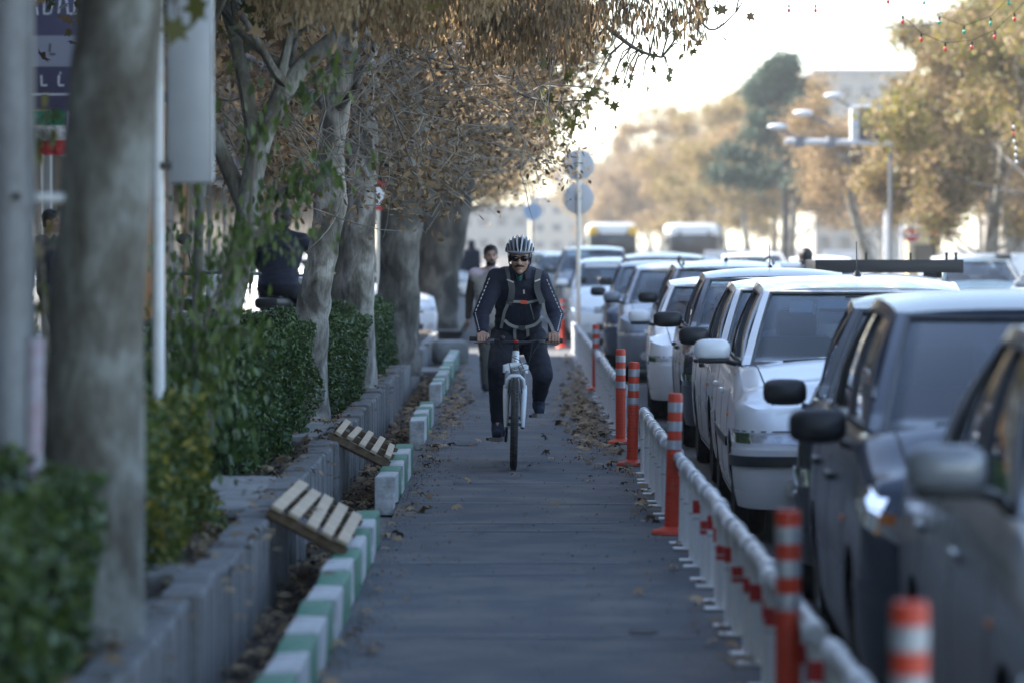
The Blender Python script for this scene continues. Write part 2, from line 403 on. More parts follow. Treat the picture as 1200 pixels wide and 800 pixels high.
M_tar = mix_dirt('tar_patch', (.045, .047, .05), (.075, .075, .078), .8, sc=4, sc2=80, bump=.4)
for (x, y, w_, l_, sd_) in ((546, 521, .22, .5, 1), (752, 741, .13, .30, 2)):
    zz = FPX*CH/(y-HZ); r_ = random.Random(sd_); mb = MB(); n = 20; k = [(w_*.5*math.cos(2*PI*i/n)*r_.uniform(.75, 1.1), l_*.5*math.sin(2*PI*i/n)*r_.uniform(.75, 1.1)) for i in range(n)]
    xx = (x-CX)/FPX*zz; mb.add([(xx+a, zz+b, .0075) for a, b in k], [tuple(range(n))]); tag(mb.obj('tar_patch', M_tar if sd_ < 3 else M_joint, smooth=0), kind='structure')
for (x0, y0, x1, y1, sd_) in ((560, 560, 700, 585, 3), (500, 640, 620, 610, 4), (590, 722, 840, 716, 5)):
    r_ = random.Random(sd_+20); z0 = FPX*CH/(y0-HZ); z1 = FPX*CH/(y1-HZ); X0 = (x0-CX)/FPX*z0; X1 = (x1-CX)/FPX*z1; vs = []; fs = []; ox = 0
    for i in range(41):
        t = i/40; ox += r_.gauss(0, .012); xx = lerp(X0, X1, t)+ox; zz = lerp(z0, z1, t)+r_.gauss(0, .03); w_ = .002+.002*r_.random()
        vs += [(xx-w_, zz-w_, .0072), (xx+w_, zz+w_*2, .0072)]
        if i: fs.append((2*i-2, 2*i-1, 2*i+1, 2*i))
    mb = MB(); mb.add(vs, fs); tag(mb.obj('asphalt_crack', M_tar, smooth=0), kind='structure')
# channel
sheet('channel_floor', -1.14, -.80, 4, 59, -.085, M_soil, 4, 200, lambda u, v: R.uniform(-.015, .02))
# planting strip and sidewalk
sheet('planting_strip', -2.7, -1.24, 3, 59, .30, M_soil, 10, 200, lambda u, v: R.uniform(-.02, .025))
sheet('sidewalk', -6.1, -2.7, 2, 59, .33, M_pave)
sheet('sidewalk', -6.1, -.9, 66.4, 300, .12, M_pave)
sheet('sidewalk', 13.2, 24, -5, 900, .08, M_pave)
mb = MB(); mb.box((13.15, 447, .0), (.2, 904, .17)); tag(mb.obj('road_kerb', M_conc), kind='structure')
sheet('sidewalk_far_bed', 24, 60, 20, 900, .05, M_soil)

# kerb of painted blocks
kerb = tag(bpy.data.objects.new('kerb', None), kind='structure'); COL.objects.link(kerb)
def block_mesh(name, L_, m, seed):
    r = random.Random(seed); mb = MB()
    mb.box((0, 0, 0), (.125, L_-.012, .24), bev=.012)
    mb.v = [(x+r.uniform(-.003, .003), y+r.uniform(-.003, .003), z+r.uniform(-.003, .003)) for x, y, z in mb.v]
    return mb.mesh(name, m)
bm_w = [block_mesh('kerb_block', .66, M_white_kerb, i) for i in range(3)]
bm_g = [block_mesh('kerb_block', .66, M_green_kerb, i+9) for i in range(3)]
def kerb_run(z0, z1, start, dx=0):
    n = int(round((z1-z0)/.66)); w = start
    for i in range(n):
        y = z0 + .33 + i*.66
        o = link('kerb_block', R.choice(bm_w if w else bm_g), kerb, (-.772+dx+R.uniform(-.007, .007), y, .065+R.uniform(-.008, .006)), (R.uniform(-.012, .012), R.uniform(-.02, .02), R.uniform(-.012, .012)))
        w = not w
kerb_run(5.5, 20.7, False); kerb_run(23.5, 27.6, True); kerb_run(31.2, 35.4, True); kerb_run(39.4, 57.5, True, -.01)
mb = MB(); mb.box((-.772, 31, -.13), (.12, 56, .14)); tag(mb.obj('kerb_footing', M_conc, kerb), kind='structure')

# retaining wall of ribbed slabs
wallo = empty('retaining_wall', (0, 0, 0), 0, 'low grey concrete wall of ribbed upright slabs between the channel and the hedges', 'wall')
def slab_mesh(seed, L_):
    r = random.Random(seed); prof = [(0, 0)]
    y = 0
    edges = []
    while y < L_-.06:
        w = r.uniform(.05, .13); edges.append((y, min(y+w, L_-.01), r.uniform(0, .014))); y += w
    path = []
    for a, b, d in edges:
        path += [(a+.002, -.012), (a+.010, d), (b-.008, d), (b-.001, -.012)]
    vs = []; fs = []
    zb, zt = -.22, .35
    for (yy, d) in path: vs += [(d, yy, zb), (d, yy, zt-.012), (d-.012, yy, zt)]
    n = len(path)
    for i in range(n-1):
        a = 3*i; fs += [(a, a+3, a+4, a+1), (a+1, a+4, a+5, a+2)]
    b = len(vs)
    for (yy, d) in path: vs += [(-.14, yy, zt-.003), (-.14, yy, zb)]
    for i in range(n-1):
        fs += [(3*i+2, 3*i+5, b+2*i+2, b+2*i), (b+2*i, b+2*i+2, b+2*i+3, b+2*i+1)]
    fs += [(0, 1, 2, b, b+1), (3*n-3, b+2*n-1, b+2*n-2, 3*n-1, 3*n-2)]
    mb = MB(); mb.add(vs, fs); return mb.mesh('wall_slab', M_conc2, smooth=0)
SL = [slab_mesh(s, .6) for s in range(6)]
y = 4.0
while y < 40.2:
    o = link('wall_slab', R.choice(SL), wallo, (-1.125+R.uniform(-.022, .006), y, R.uniform(-.014, .012)), (0, R.uniform(-.015, .01), R.uniform(-.012, .012)))
    y += .605
mb = MB()
for (ya, yb) in ((40.3, 47), (49, 58.8)):
    mb.box((-1.2, (ya+yb)/2, .03), (.14, yb-ya, .5), bev=.01)
tag(mb.obj('wall_end', M_conc, wallo))
mb = MB(); mb.box((-1.0, 48, .0), (.5, 1.8, .12)); tag(mb.obj('culvert_slab', M_conc), 'dark concrete slab covering the channel beside the thick far trunk', 'slab')
# footbridge slabs across the planting strip
def slab(z0, z1, x0, x1, label):
    mb = MB(); mb.box(((x0+x1)/2, (z0+z1)/2, .325), (x1-x0, z1-z0, .05), bev=.008)
    tag(mb.obj('path_slab', M_conc), label, 'paving slab')
slab(18.3, 20.9, -2.65, -1.27, 'wide pale concrete slab crossing the planting strip behind the nearer pallet')
slab(25.2, 27.3, -2.65, -1.27, 'pale concrete slab between the two clipped hedges behind the farther pallet')
slab(14.6, 15.1, -1.9, -1.27, 'narrow concrete slab in the soil beside the near yellow-green shrub')

# pallets
def pallet(Z, dy, x0, z0, x1, z1, label, boards, bw):
    """boards run along the street (Y), laid side by side from x0,z0 down to x1,z1"""
    root = empty('wooden_pallet', (x0, Z, z0), 0, label, 'pallet')
    v = Vector((x1-x0, 0, z1-z0)); L_ = v.length; ang = math.atan2(-(z1-z0), x1-x0)
    Rm = Matrix.Rotation(ang, 3, 'Y')
    for i in range(boards):
        t = (i+.5)/boards
        mb = MB(); mb.box((0, 0, 0), (bw, dy*R.uniform(.97, 1.0), .020), bev=.003)
        p = Rm @ Vector((t*L_, 0, .052))
        o = mb.obj('board', M_wood, root, loc=p, rot=(R.uniform(-.01, .01), ang+R.uniform(-.03, .03), R.uniform(-.015, .015)))
    for k in (-.46, 0, .46):
        mb = MB(); mb.box((0, 0, 0), (L_, .05, .045)); mb.obj('stringer', M_woodd, root, loc=Rm @ Vector((L_/2, dy*k, .018)), rot=(0, ang, 0))
    for k in (-.40, .40):
        MB().box((0, 0, 0), (L_, .09, .018)).obj('bottom_board', M_woodd, root, loc=Rm @ Vector((L_/2, dy*k, -.015)), rot=(0, ang, 0))
    return root
pallet(18.6, 1.9, -1.135, .365, -.775, .17, 'weathered wooden pallet bridging the channel nearest the camera', 5, .056)
pallet(25.6, 1.7, -1.19, .365, -.80, .17, 'farther wooden pallet of pale boards bridging the channel between the hedges', 5, .042)

# ------------------------------------------------------------------ railing and flexible posts
tubeP = MB().tube([(0, 0, 0.008), (0, 0, .425)], .026, 12).mesh('post', M_white)
tapeP = MB().tube([(0, 0, .27), (0, 0, .335)], .0275, 12).mesh('red_tape', M_redtape)
footP = MB().box((-.01, 0, .006), (.13, .10, .010), bev=.003).mesh('foot_plate', M_white)
slvP = MB().tube([(0, -.055, .43), (0, .055, .43)], .038, 14).mesh('sleeve', M_white)
jntP = MB().tube([(0, 0, .365), (0, 0, .43)], .031, 12).mesh('post_joint', M_white)
clampP = MB().tube([(0, 0, .24), (0, 0, .248)], .0285, 12).mesh('ring', M_rail)
def railing(z0, z1, label, tape=0):
    root = empty('barrier_railing', (.925, z0, 0), 0, label, 'railing', 'white tube railings along the bike lane')
    n = max(1, int(round((z1-z0)/1.12))); st = (z1-z0)/n
    wob = 0
    for i in range(n):
        y = i*st; wob = R.uniform(-.012, .012)
        mb = MB(); mb.tube([(wob, y+.02, .43), (wob*.5, y+st*.5, .432), (wob, y+st-.02, .43)], .031, 12)
        mb.obj('top_rail', M_rail, root)
        for k in (.14, .14+st*.66):
            lean = R.uniform(-.02, .02)
            p = link('post', tubeP, root, (wob, y+k, 0), (lean*.4, lean, 0))
            link('post_joint', jntP, p); link('ring', clampP, p)
            if z0+y < tape: link('red_tape', tapeP, p, (0, 0, R.uniform(-.06, .01)))
            link('foot_plate', footP, p, None, (0, 0, R.uniform(-.1, .1)))
            link('sleeve', slvP, root, (wob, y+k, 0))
    return root
railing(5.6, 11.2, 'white tube railing cropped at the bottom right of the picture', 18)
railing(11.5, 27.2, 'long white tube railing with red bands on its nearest posts', 18.5)
railing(31.6, 41.9, 'middle run of white tube railing beyond the pair of orange posts')
railing(43.2, 57.5, 'farthest run of white tube railing beside the sign pole')

def delineator_parts(root, h=.75, r=.040):
    prof = [(r*.98, .03)]
    z = .05
    while z < h*.60:
        prof += [(r*.98, z), (r*1.03, z+.006), (r*1.03, z+.012), (r*.98, z+.018)]; z += .024
    prof += [(r, h*.62), (r, h-.012), (r*.9, h), (r*.6, h+.002), (.012, h-.006)]
    MB().lathe(prof, 20).obj('body', M_orange, root)
    for k in range(3):
        zt = h-.05-k*.105
        MB().lathe([(r*1.0, zt-.054), (r*1.03, zt-.053), (r*1.03, zt-.001), (r*1.0, zt)], 20).obj('reflective_band', M_band, root)
    MB().lathe([(.001, .028), (r*1.15, .04), (r*1.6, .03), (.105, .018), (.115, 0), (.115, .001)], 20).obj('base', M_orange, root)
GD = 'orange flexible lane posts'
def delineator(x, Z, label, h=.75, lean=0.0):
    root = empty('lane_post', (x, Z, 0.004), R.uniform(0, 6), label, 'bollard', GD); delineator_parts(root, h)
    root.rotation_euler = (R.uniform(-.01, .01), lean, R.uniform(0, 6) if abs(lean) < 1e-6 else 0)
delineator(.845, 8.15, 'orange post with grey bands nearest the camera, cut by the bottom edge', .84)
delineator(.865, 12.0, 'orange post with three grey bands beside the second nearest dark car', .77)
delineator(.885, 21.3, 'orange banded post rising in the middle of the long white railing', .78, .03)
delineator(.876, 28.0, 'orange banded post at the far end of the long white railing', .75, .02)
delineator(.88, 31.1, 'orange banded post with a wide foot standing free on the asphalt', .76)
delineator(.93, 42.6, 'small orange banded post between the two farther railings', .72)
delineator(.80, 60.5, 'tiny orange post near the far crossing behind the cyclist', .75)

# sign pole with two discs seen from behind
root = empty('sign_pole', (1.0, 57.8, 0), 0, 'thin grey pole carrying two round signs seen from behind', 'road sign')
MB().tube([(0, 0, 0), (0, 0, 3.05)], .032, 10).obj('pole', M_steel, root)
M_signback = mat('sign_back', (.36, .38, .41), .5, .3, col2=(.44, .46, .48), scale=3)
for y in (193.5, 233):
    z = CH - (y-HZ)/FPX*57.8
    MB().lathe([(.001, 0), (.225, 0), (.235, .006), (.235, .022), (.225, .026), (.001, .026)], 32, Matrix.Rotation(PI/2, 3, 'X')).obj('sign_disc', M_signback, root, loc=(0, .06, z))
    MB().box((0, .02, z), (.10, .03, .03)).obj('clamp', M_dsteel, root)
# second small blue-white disc further away at left
root = empty('sign_pole', W(624, 245, 130) - Vector((0, 0, W(624, 245, 130).z)), 0, 'distant pale blue disc sign on a thin pole left of the twin discs', 'road sign')
MB().tube([(0, 0, 0), (0, 0, 3.0)], .04, 8).obj('pole', M_steel, root)
M_pblue = mat('pale_blue', (.45, .58, .75), .5)
MB().lathe([(.001, 0), (.3, 0), (.3, .03), (.001, .03)], 24, Matrix.Rotation(PI/2, 3, 'X')).obj('sign_disc', M_pblue, root, loc=(0, -.05, 2.75))

# ------------------------------------------------------------------ cars
class CarShape:
    def __init__(s, kind, H=1.46, Wd=1.68):
        s.kind = kind; s.HW = Wd/2; s.H = H; k = H/1.46
        s.wr = .29; s.arch = .335
        if kind == 'sedan':
            s.fo, s.wb, s.ro = .86, 2.62, 1.0
            s.hood = ([-.86, -.80, -.4, .30], [.66*k, .74*k, .84*k, .94*k]); s.cowl = .42
            s.ws1 = 1.22; s.rt = 2.28; s.rb = 2.92; s.deck = ([2.9, 3.3, 3.62], [.99*k, .97*k, .90*k]); s.belt = .965*k
        elif kind == 'pride':
            s.fo, s.wb, s.ro = .72, 2.34, .85
            s.hood = ([-.72, -.66, -.3, .25], [.70*k, .76*k, .85*k, .95*k]); s.cowl = .36
            s.ws1 = 1.02; s.rt = 2.05; s.rb = 2.62; s.deck = ([2.6, 2.9, 3.19], [1.0*k, .98*k, .92*k]); s.belt = .97*k
        elif kind == 'hatch':
            s.fo, s.wb, s.ro = .80, 2.44, .66
            s.hood = ([-.80, -.70, -.35, .2], [.60*k, .70*k, .85*k, .97*k]); s.cowl = .30
            s.ws1 = 1.12; s.rt = 2.55; s.rb = 2.98; s.deck = ([2.95, 3.0, 3.1], [.98*k, .95*k, .92*k]); s.belt = .975*k
        elif kind == 'suv':
            s.fo, s.wb, s.ro = .85, 2.65, .95
            s.hood = ([-.85, -.78, -.4, .3], [.80*k, .88*k, .95*k, 1.0*k]); s.cowl = .42
            s.ws1 = 1.12; s.rt = 3.0; s.rb = 3.45; s.deck = ([3.4, 3.5, 3.6], [1.0*k, .97*k, .92*k]); s.belt = 1.0*k
            s.wr = .33; s.arch = .385
        s.yF = -s.fo; s.yR = s.wb + s.ro; s.zr = H - .035
        s.hwb = s.HW - .085; s.hwr = s.HW*.70
        # plan perimeter, right half: front centre -> rear centre
        P = []; rc = .34; rr = .26; bow = .07
        for x in linsp(0, s.HW-rc*.75, 10): P.append((x, s.yF + bow*(x/s.HW)**2))
        x0, y0 = P[-1]
        xe, ye = s.HW, y0+rc
        for i in range(1, 11):
            a = PI/2*i/10; P.append((x0 + (xe-x0)*math.sin(a)**.9, ye - (ye-y0)*math.cos(a)**1.1 if i < 10 else ye))
        n = int((s.yR-rr-ye)/.035)
        mid = (ye + s.yR-rr)/2
        for i in range(1, n+1):
            y = ye + (s.yR-rr-ye)*i/n; P.append((s.HW + .012*(1-((y-mid)/(mid-ye))**2), y))
        x1, y1 = s.HW, s.yR-rr
        for i in range(1, 9):
            a = PI/2*i/8; P.append((x1-.2*(1-math.cos(a)), y1+rr*.8*math.sin(a)))
        for x in linsp(x1-.2, 0, 8)[1:]: P.append((x, y1+rr*.8 + .05*(1-(x/(x1-.2))**2)))
        s.P = P; D = [0]
        for i in range(1, len(P)): D.append(D[-1]+math.hypot(P[i][0]-P[i-1][0], P[i][1]-P[i-1][1]))
        s.D = D; s.L = D[-1]
    def plan(s, d):
        d = max(0, min(d, s.L-1e-6)); lo, hi = 0, len(s.D)-1
        while hi-lo > 1:
            m = (lo+hi)//2
            if s.D[m] <= d: lo = m
            else: hi = m
        t = (d-s.D[lo])/(s.D[hi]-s.D[lo]); a, b = s.P[lo], s.P[hi]
        a0 = s.P[max(lo-1, 0)]; b1 = s.P[min(hi+1, len(s.P)-1)]
        tx = lerp(b[0]-a0[0], b1[0]-a[0], t); ty = lerp(b[1]-a0[1], b1[1]-a[1], t); l = math.hypot(tx, ty) or 1
        nx, ny = ty/l, -tx/l
        if d < 1e-6: nx, ny = 0, -1
        return lerp(a[0], b[0], t), lerp(a[1], b[1], t), nx, ny
    def ztop(s, y):
        if y <= s.hood[0][-1]: return smooth_interp(y, *s.hood) if s.kind != 'pride' else interp(y, *s.hood)
        if y >= s.deck[0][0]: return interp(y, *s.deck)
        return interp(y, [s.hood[0][-1], .9, s.deck[0][0]], [s.hood[1][-1], s.belt, s.deck[1][0]])
    def zbot(s, y):
        z = .20
        for c in (0, s.wb):
            if abs(y-c) < s.arch: z = max(z, s.wr + math.sqrt(s.arch**2-(y-c)**2))
        return z
    def body(s, d, z):
        """surface point at signed perimeter distance d (from the nose) and height z"""
        sg = 1 if d >= 0 else -1
        x, y, nx, ny = s.plan(abs(d)); wf = max(0, -ny)**2; wr = max(0, ny)**2
        zt = s.ztop(y)
        side = interp(z, [.15, .3, .5, .62, .80, zt-.05, zt], [.055, .02, .004, 0, .012, .035, .075])
        front = interp(z, [.15, .25, .42, .54, .60, zt-.06, zt], [.05, .015, 0, .01, .045, .085, .16])
        rear = interp(z, [.15, .25, .5, .56, .60, zt-.04, zt], [.05, .01, 0, .01, .03, .06, .10])
        i = side*(1-wf-wr) + front*wf + rear*wr
        return Vector((sg*(x-nx*i), y-ny*i, z))
    def nrm(s, fn, u, v, e=.004):
        a = fn(u+e, v)-fn(u-e, v); b = fn(u, v+e)-fn(u, v-e); n = a.cross(b); n.normalize()
        return n
    def bpatch(s, d0, d1, z0, z1, off, nu=8, nv=4, shape=None):
        """patch raised off the body; z0/z1 may be functions of t"""
        mb = MB()
        def f(u, v):
            t = (u-d0)/(d1-d0) if d1 != d0 else 0
            za = z0(t) if callable(z0) else z0; zb = z1(t) if callable(z1) else z1
            z = lerp(za, zb, v); p = s.body(u, z); n = s.nrm(s.body, u, z)
            c = Vector((p.x, p.y-s.wb/2, 0))
            if n.dot(c) < 0: n = -n
            return p + n*off
        b0 = len(mb.v)
        mb.grid(f, linsp(d0, d1, nu), linsp(0, 1, nv))
        # turned-in rim so the patch has thickness
        nvv = nv; idx = [i*nvv for i in range(nu)] + [(nu-1)*nvv+j for j in range(1, nvv)] + [i*nvv+nvv-1 for i in range(nu-2, -1, -1)] + [j for j in range(nvv-2, 0, -1)]
        cc = sum((Vector(mb.v[i]) for i in idx), Vector())/len(idx)
        b = len(mb.v); ctr = Vector((0, s.wb/2, .5))
        for i in idx:
            p = Vector(mb.v[i]); q = ctr - p; q.normalize(); mb.v.append(tuple(p + q*(off+.012)))
        for k in range(len(idx)):
            k2 = (k+1) % len(idx); mb.f.append((idx[k], idx[k2], b+k2, b+k))
        return mb
    # cabin surfaces ------------------------------------------------
    def yws(s, v): return lerp(s.cowl, s.ws1, v)
    def yrs(s, v): return lerp(s.rb, s.rt, v)
    def zb_(s, y): return s.ztop(y)-.012
    def zrf(s, y):
        mid = (s.ws1+s.rt)/2; t = min(1.0, abs((y-mid)/((s.rt-s.ws1)/2))); return s.zr - .045*t**2.3
    def ws(s, u, v):
        hw = lerp(s.hwb, s.hwr, v) ; y = s.yws(v) - .13*(1-abs(u)**2.2); z0 = .012+s.ztop(s.cowl); z = lerp(z0, s.zrf(s.ws1), v) + .02*math.sin(PI*v)
        return Vector((u*hw, y, z))
    def rs(s, u, v):
        hw = lerp(s.hwb-.02, s.hwr-.01, v); y = s.yrs(v) + .10*(1-abs(u)**2.2); z = lerp(s.ztop(s.rb), s.zrf(s.rt), v) + .02*math.sin(PI*v)
        return Vector((u*hw, y, z))
    def sd(s, u, v, sg=1):
        hwb = lerp(s.hwb, s.hwb-.02, u) + .02*math.sin(PI*u); hwr = lerp(s.hwr, s.hwr-.01, u) + .025*math.sin(PI*u)
        x = lerp(hwb, hwr, v) + .03*math.sin(PI*v); y = lerp(s.yws(v), s.yrs(v), u)
        zb = lerp(s.ztop(s.cowl)+.012, s.ztop(s.rb), u); zb = lerp(zb, s.belt, max(0.0, math.sin(PI*u))**.5)
        return Vector((sg*x, y, lerp(zb, s.zrf(lerp(s.ws1, s.rt, u)), v)))
    def rf(s, u, w):
        hw = lerp(s.hwr, s.hwr-.01, w) + .025*math.sin(PI*w)
        yf = s.ws1 - .13*(1-abs(u)**2.2); yr = s.rt + .10*(1-abs(u)**2.2)
        return Vector((u*hw, lerp(yf, yr, w), s.zrf(lerp(s.ws1, s.rt, w)) + .045*(1-abs(u)**2.6)*(.35+.65*math.sin(PI*(w*.9+.05)))))

def cpatch(fn, u0, u1, v0, v1, off, nu=8, nv=6, ctr=(0, 1.5, .9)):
    mb = MB(); c = Vector(ctr)
    def f(u, v):
        e = .003; a = fn(u+e, v)-fn(u-e, v); b = fn(u, v+e)-fn(u, v-e); n = a.cross(b)
        n.normalize(); p = fn(u, v)
        if n.dot(p-c) < 0: n = -n
        return p + n*off
    mb.grid(f, linsp(u0, u1, nu), linsp(v0, v1, nv)); 
    # thickness inward
    idx = [i*nv for i in range(nu)] + [(nu-1)*nv+j for j in range(1, nv)] + [i*nv+nv-1 for i in range(nu-2, -1, -1)] + [j for j in range(nv-2, 0, -1)]
    b = len(mb.v)
    for i in idx:
        p = Vector(mb.v[i]); q = (c-p).normalized(); mb.v.append(tuple(p+q*(abs(off)+.014)))
    for k in range(len(idx)):
        k2 = (k+1) % len(idx); mb.f.append((idx[k], idx[k2], b+k2, b+k))
    return mb

wheel_cache = {}
def wheel_parts(r, style):
    key = (r, style)
    if key in wheel_cache: return wheel_cache[key]
    w = .092; M = Matrix.Rotation(PI/2, 3, 'Y')
    t = MB().lathe([(r*.66, -w*.8), (r*.78, -w), (r*.93, -w*.98), (r*.99, -w*.72), (r, -w*.35), (r*.985, -w*.33), (r*.985, -w*.28), (r, -w*.26), (r, w*.0), (r*.985, .004), (r*.985, .010), (r, .014), (r*.99, w*.72), (r*.93, w*.98), (r*.78, w), (r*.66, w*.8)], 40, M).mesh('tyre', M_rubber)
    mb = MB(); mb.lathe([(r*.67, -w*.8), (r*.67, w*.78), (r*.62, w*.82), (r*.60, w*.5), (.001, w*.45)], 32, M)
    n = {'five': 5, 'cap': 9, 'seven': 7}[style]
    for k in range(n):
        a = 2*PI*k/n; mb.box((w*.62, math.cos(a)*r*.36, math.sin(a)*r*.36), (.02, r*.54, r*(.16 if n < 8 else .09)), Matrix.Rotation(a, 3, 'X'), bev=.005)
    mb.lathe([(r*.16, w*.5), (r*.16, w*.78), (r*.12, w*.82), (.001, w*.83)], 16, M)
    rim = mb.mesh('rim', M_rim if style != 'cap' else M_cap)
    wheel_cache[key] = (t, rim); return wheel_cache[key]
M_rim = mat('alloy_rim', (.42, .43, .44), .35, .7, col2=(.30, .29, .27), scale=6)
M_cap = mat('hub_cap', (.40, .41, .42), .5, .2, col2=(.26, .25, .23), scale=6)

def glyph_plate(parent, w, h, loc, rot=(0, 0, 0), seed=0):
    pl = MB().box((0, 0, 0), (w, .012, h), bev=.003).obj('number_plate', M_plate, parent, loc=loc, rot=rot)
    MB().box((-w/2+.018, -.0075, 0), (.030, .004, h-.012)).obj('plate_strip', M_plateb, pl)
    r = random.Random(seed); mb = MB(); x = -w/2+.06
    for k in range(7):
        cw = .030
        kind = r.randrange(4)
        if kind == 0: mb.box((x, -.0075, 0), (.007, .004, h*.6))
        elif kind == 1: mb.box((x, -.0075, h*.22), (.026, .004, .010)); mb.box((x+.010, -.0075, 0), (.008, .004, h*.58))
        elif kind == 2: mb.box((x-.007, -.0075, 0), (.007, .004, h*.6), Matrix.Rotation(.3, 3, 'Y')); mb.box((x+.007, -.0075, 0), (.007, .004, h*.6), Matrix.Rotation(-.3, 3, 'Y'))
        else: mb.lathe([(.007, -.002), (.016, -.002), (.016, .002), (.007, .002)], 12, Matrix.Rotation(PI/2, 3, 'X'), c=(x, -.0075, 0))
        x += (w-.10)/7
    mb.obj('plate_lettering', M_ink, pl)

def make_car(kind, pm, label, X, Z, yaw=0, H=1.46, mirror='body', style='cap', light='square', glass=None, trimcol=None, dash_tan=False, flip=False,
             detail=2, group='cars queuing along the white railing', z=ROADZ, rack=False, antenna=None, sticker=None, roofbar=False, body_mirror_scale=1.0, cat='car', name='parked_car', bumper='body', Wd=1.68, banner=False, mz=0.0):
    s = CarShape(kind, H, Wd)
    root = empty(name, (X + s.HW, Z, z), -yaw + (PI if flip else 0), label, cat, group)
    glass = glass or M_glass
    # body shell: side skin + hood + deck + under tray
    mb = MB(); D = s.D if detail > 1 else s.D[::2] + ([s.D[-1]] if len(s.D) % 2 == 0 else [])
    nz = 12
    for sg in (1, -1):
        rows = []
        for d in D:
            x, y, nx, ny = s.plan(d); zb = s.zbot(y); zt = s.ztop(y); row = []
            for k in range(nz):
                t = k/(nz-1); t = 1-(1-t)**1.35
                row.append(s.body(d*sg if d > 0 else 1e-9*sg, lerp(zb, zt, t)))
            # shoulder roll on to the top
            rows.append(row)
        b = len(mb.v)
        for row in rows: mb.v += [tuple(p) for p in row]
        for i in range(len(rows)-1):
            for k in range(nz-1):
                q = (b+i*nz+k, b+(i+1)*nz+k, b+(i+1)*nz+k+1, b+i*nz+k+1); mb.f.append(q if sg > 0 else q[::-1])
        # tops
        nfc = 20; ns = 7
        def spokes(ids, ymap, crown):
            bb = len(mb.v)
            for i in ids:
                p = rows[i][-1]; yc = ymap(i, p); 
                for k in range(1, ns+1):
                    t = k/ns
                    mb.v.append((p.x*(1-t), lerp(p.y, yc, t**.8), p.z + crown(p)*(1-(1-t)**2.2)))
            for a in range(len(ids)-1):
                i0, i1 = ids[a], ids[a+1]
                for k in range(ns):
                    A = b+i0*nz+nz-1 if k == 0 else bb+a*ns+k-1; B = b+i1*nz+nz-1 if k == 0 else bb+(a+1)*ns+k-1
                    C = bb+(a+1)*ns+k; E = bb+a*ns+k; q = (A, B, C, E); mb.f.append(q if sg > 0 else q[::-1])
        fr = [i for i in range(len(rows)) if rows[i][-1].y < s.cowl+.10]
        y_first = rows[fr[0]][-1].y
        def ym(i, p):
            t = i/fr[-1]; return lerp(y_first, rows[fr[-1]][-1].y, t) if p.y < s.yF+.55 and False else lerp(y_first, rows[fr[-1]][-1].y, (i/fr[-1])**1.0)
        spokes(fr, ym, lambda p: .03 + .035*min(1, max(0, (p.y-s.yF)/.5)))
        rr_ = [i for i in range(len(rows)) if rows[i][-1].y > s.rb-.12 and i > len(rows)//3]
        ylast = rows[rr_[-1]][-1].y; yst = rows[rr_[0]][-1].y
        spokes(rr_, lambda i, p: lerp(yst, ylast, (i-rr_[0])/(rr_[-1]-rr_[0])), lambda p: .03)
    mb.obj('body', pm, root, smooth=50)
    # dark inner tub and under tray
    t = MB(); t.box((0, s.wb/2, .30), (s.HW*1.55, s.wb+.9, .16)); t.box((0, s.wb*.52+.05, .5), (s.HW*1.84, s.wb-.80, .36))
    t.box((0, s.yF+.42, .45), (s.HW*1.4, .5, .25)); t.box((0, s.wb, .55), (s.HW*1.3, .7, .35))
    t.obj('floor_tray', M_trim, root, smooth=0)
    # cabin: roof, glass, pillars
    cpatch(s.rf, -1, 1, 0, 1, .0, 15, 12).obj('roof', pm, root, smooth=50)
    cpatch(s.ws, -1, 1, 0, 1, -.010, 13, 8).obj('windscreen', glass, root, smooth=60)
    cpatch(s.rs, -1, 1, 0, 1, -.010, 9, 6).obj('rear_window', glass, root, smooth=60)
    rub = MB()
    for sg in (1, -1):
        f = lambda u, v, g=sg: s.sd(u, v, g)
        cpatch(f, 0, 1, 0, 1, -.014, 14, 6).obj('side_window', glass, root, smooth=60)
        pil = MB()
        def addp(mbx): pil.add(mbx.v, mbx.f)
        a_u = .055
        addp(cpatch(f, 0, a_u, 0, 1.0, .004, 3, 8)); addp(cpatch(s.ws, sg*.945, sg*1.0, 0, 1, .005, 3, 8))
        ub = .36 if kind != 'suv' else .34; uc = .74 if kind != 'suv' else .66
        addp(cpatch(f, .90 if kind != 'hatch' else .86, 1, 0, 1, .004, 4, 8)); addp(cpatch(s.rs, sg*.93, sg*1.0, 0, 1, .005, 3, 8))
        addp(cpatch(f, 0, 1, .915, 1, .006, 20, 3))
        pil.obj('pillar', pm, root, smooth=50)
        for mbx in (cpatch(f, ub, ub+.045, 0, .93, .002, 3, 6), cpatch(f, uc, uc+.025, 0, .93, .002, 3, 6), cpatch(f, 0, 1, -.02, .045, .006, 24, 3), cpatch(f, .055, .9, .89, .918, .003, 20, 3), cpatch(f, .055, .070, 0, .93, .003, 3, 6)):
            rub.add(mbx.v, mbx.f)
    for mbx in (cpatch(s.ws, -.95, .95, -.01, .045, .0, 12, 3), cpatch(s.ws, -.95, .95, .955, .985, .0, 12, 3), cpatch(s.ws, .925, .95, 0, 1, .001, 3, 8), cpatch(s.ws, -.95, -.925, 0, 1, .001, 3, 8)):
        rub.add(mbx.v, mbx.f)
    rub.obj('window_seal', M_trim, root, smooth=50)
    cpatch(s.ws, -1, 1, .975, 1.0, .004, 12, 3).obj('roof_edge', pm, root, smooth=50)
    # door gaps, bonnet gaps
    g = MB()
    def dy(y):           # perimeter distance of a y on the side
        lo = 0
        for i in range(20, len(s.P)-12):
            if s.P[i][1] >= y: return s.D[i]
        return s.D[-12]
    yA = s.arch+.06; yB = lerp(s.yws(.0), s.yrs(.0), .375); yC = s.wb - s.arch*.55
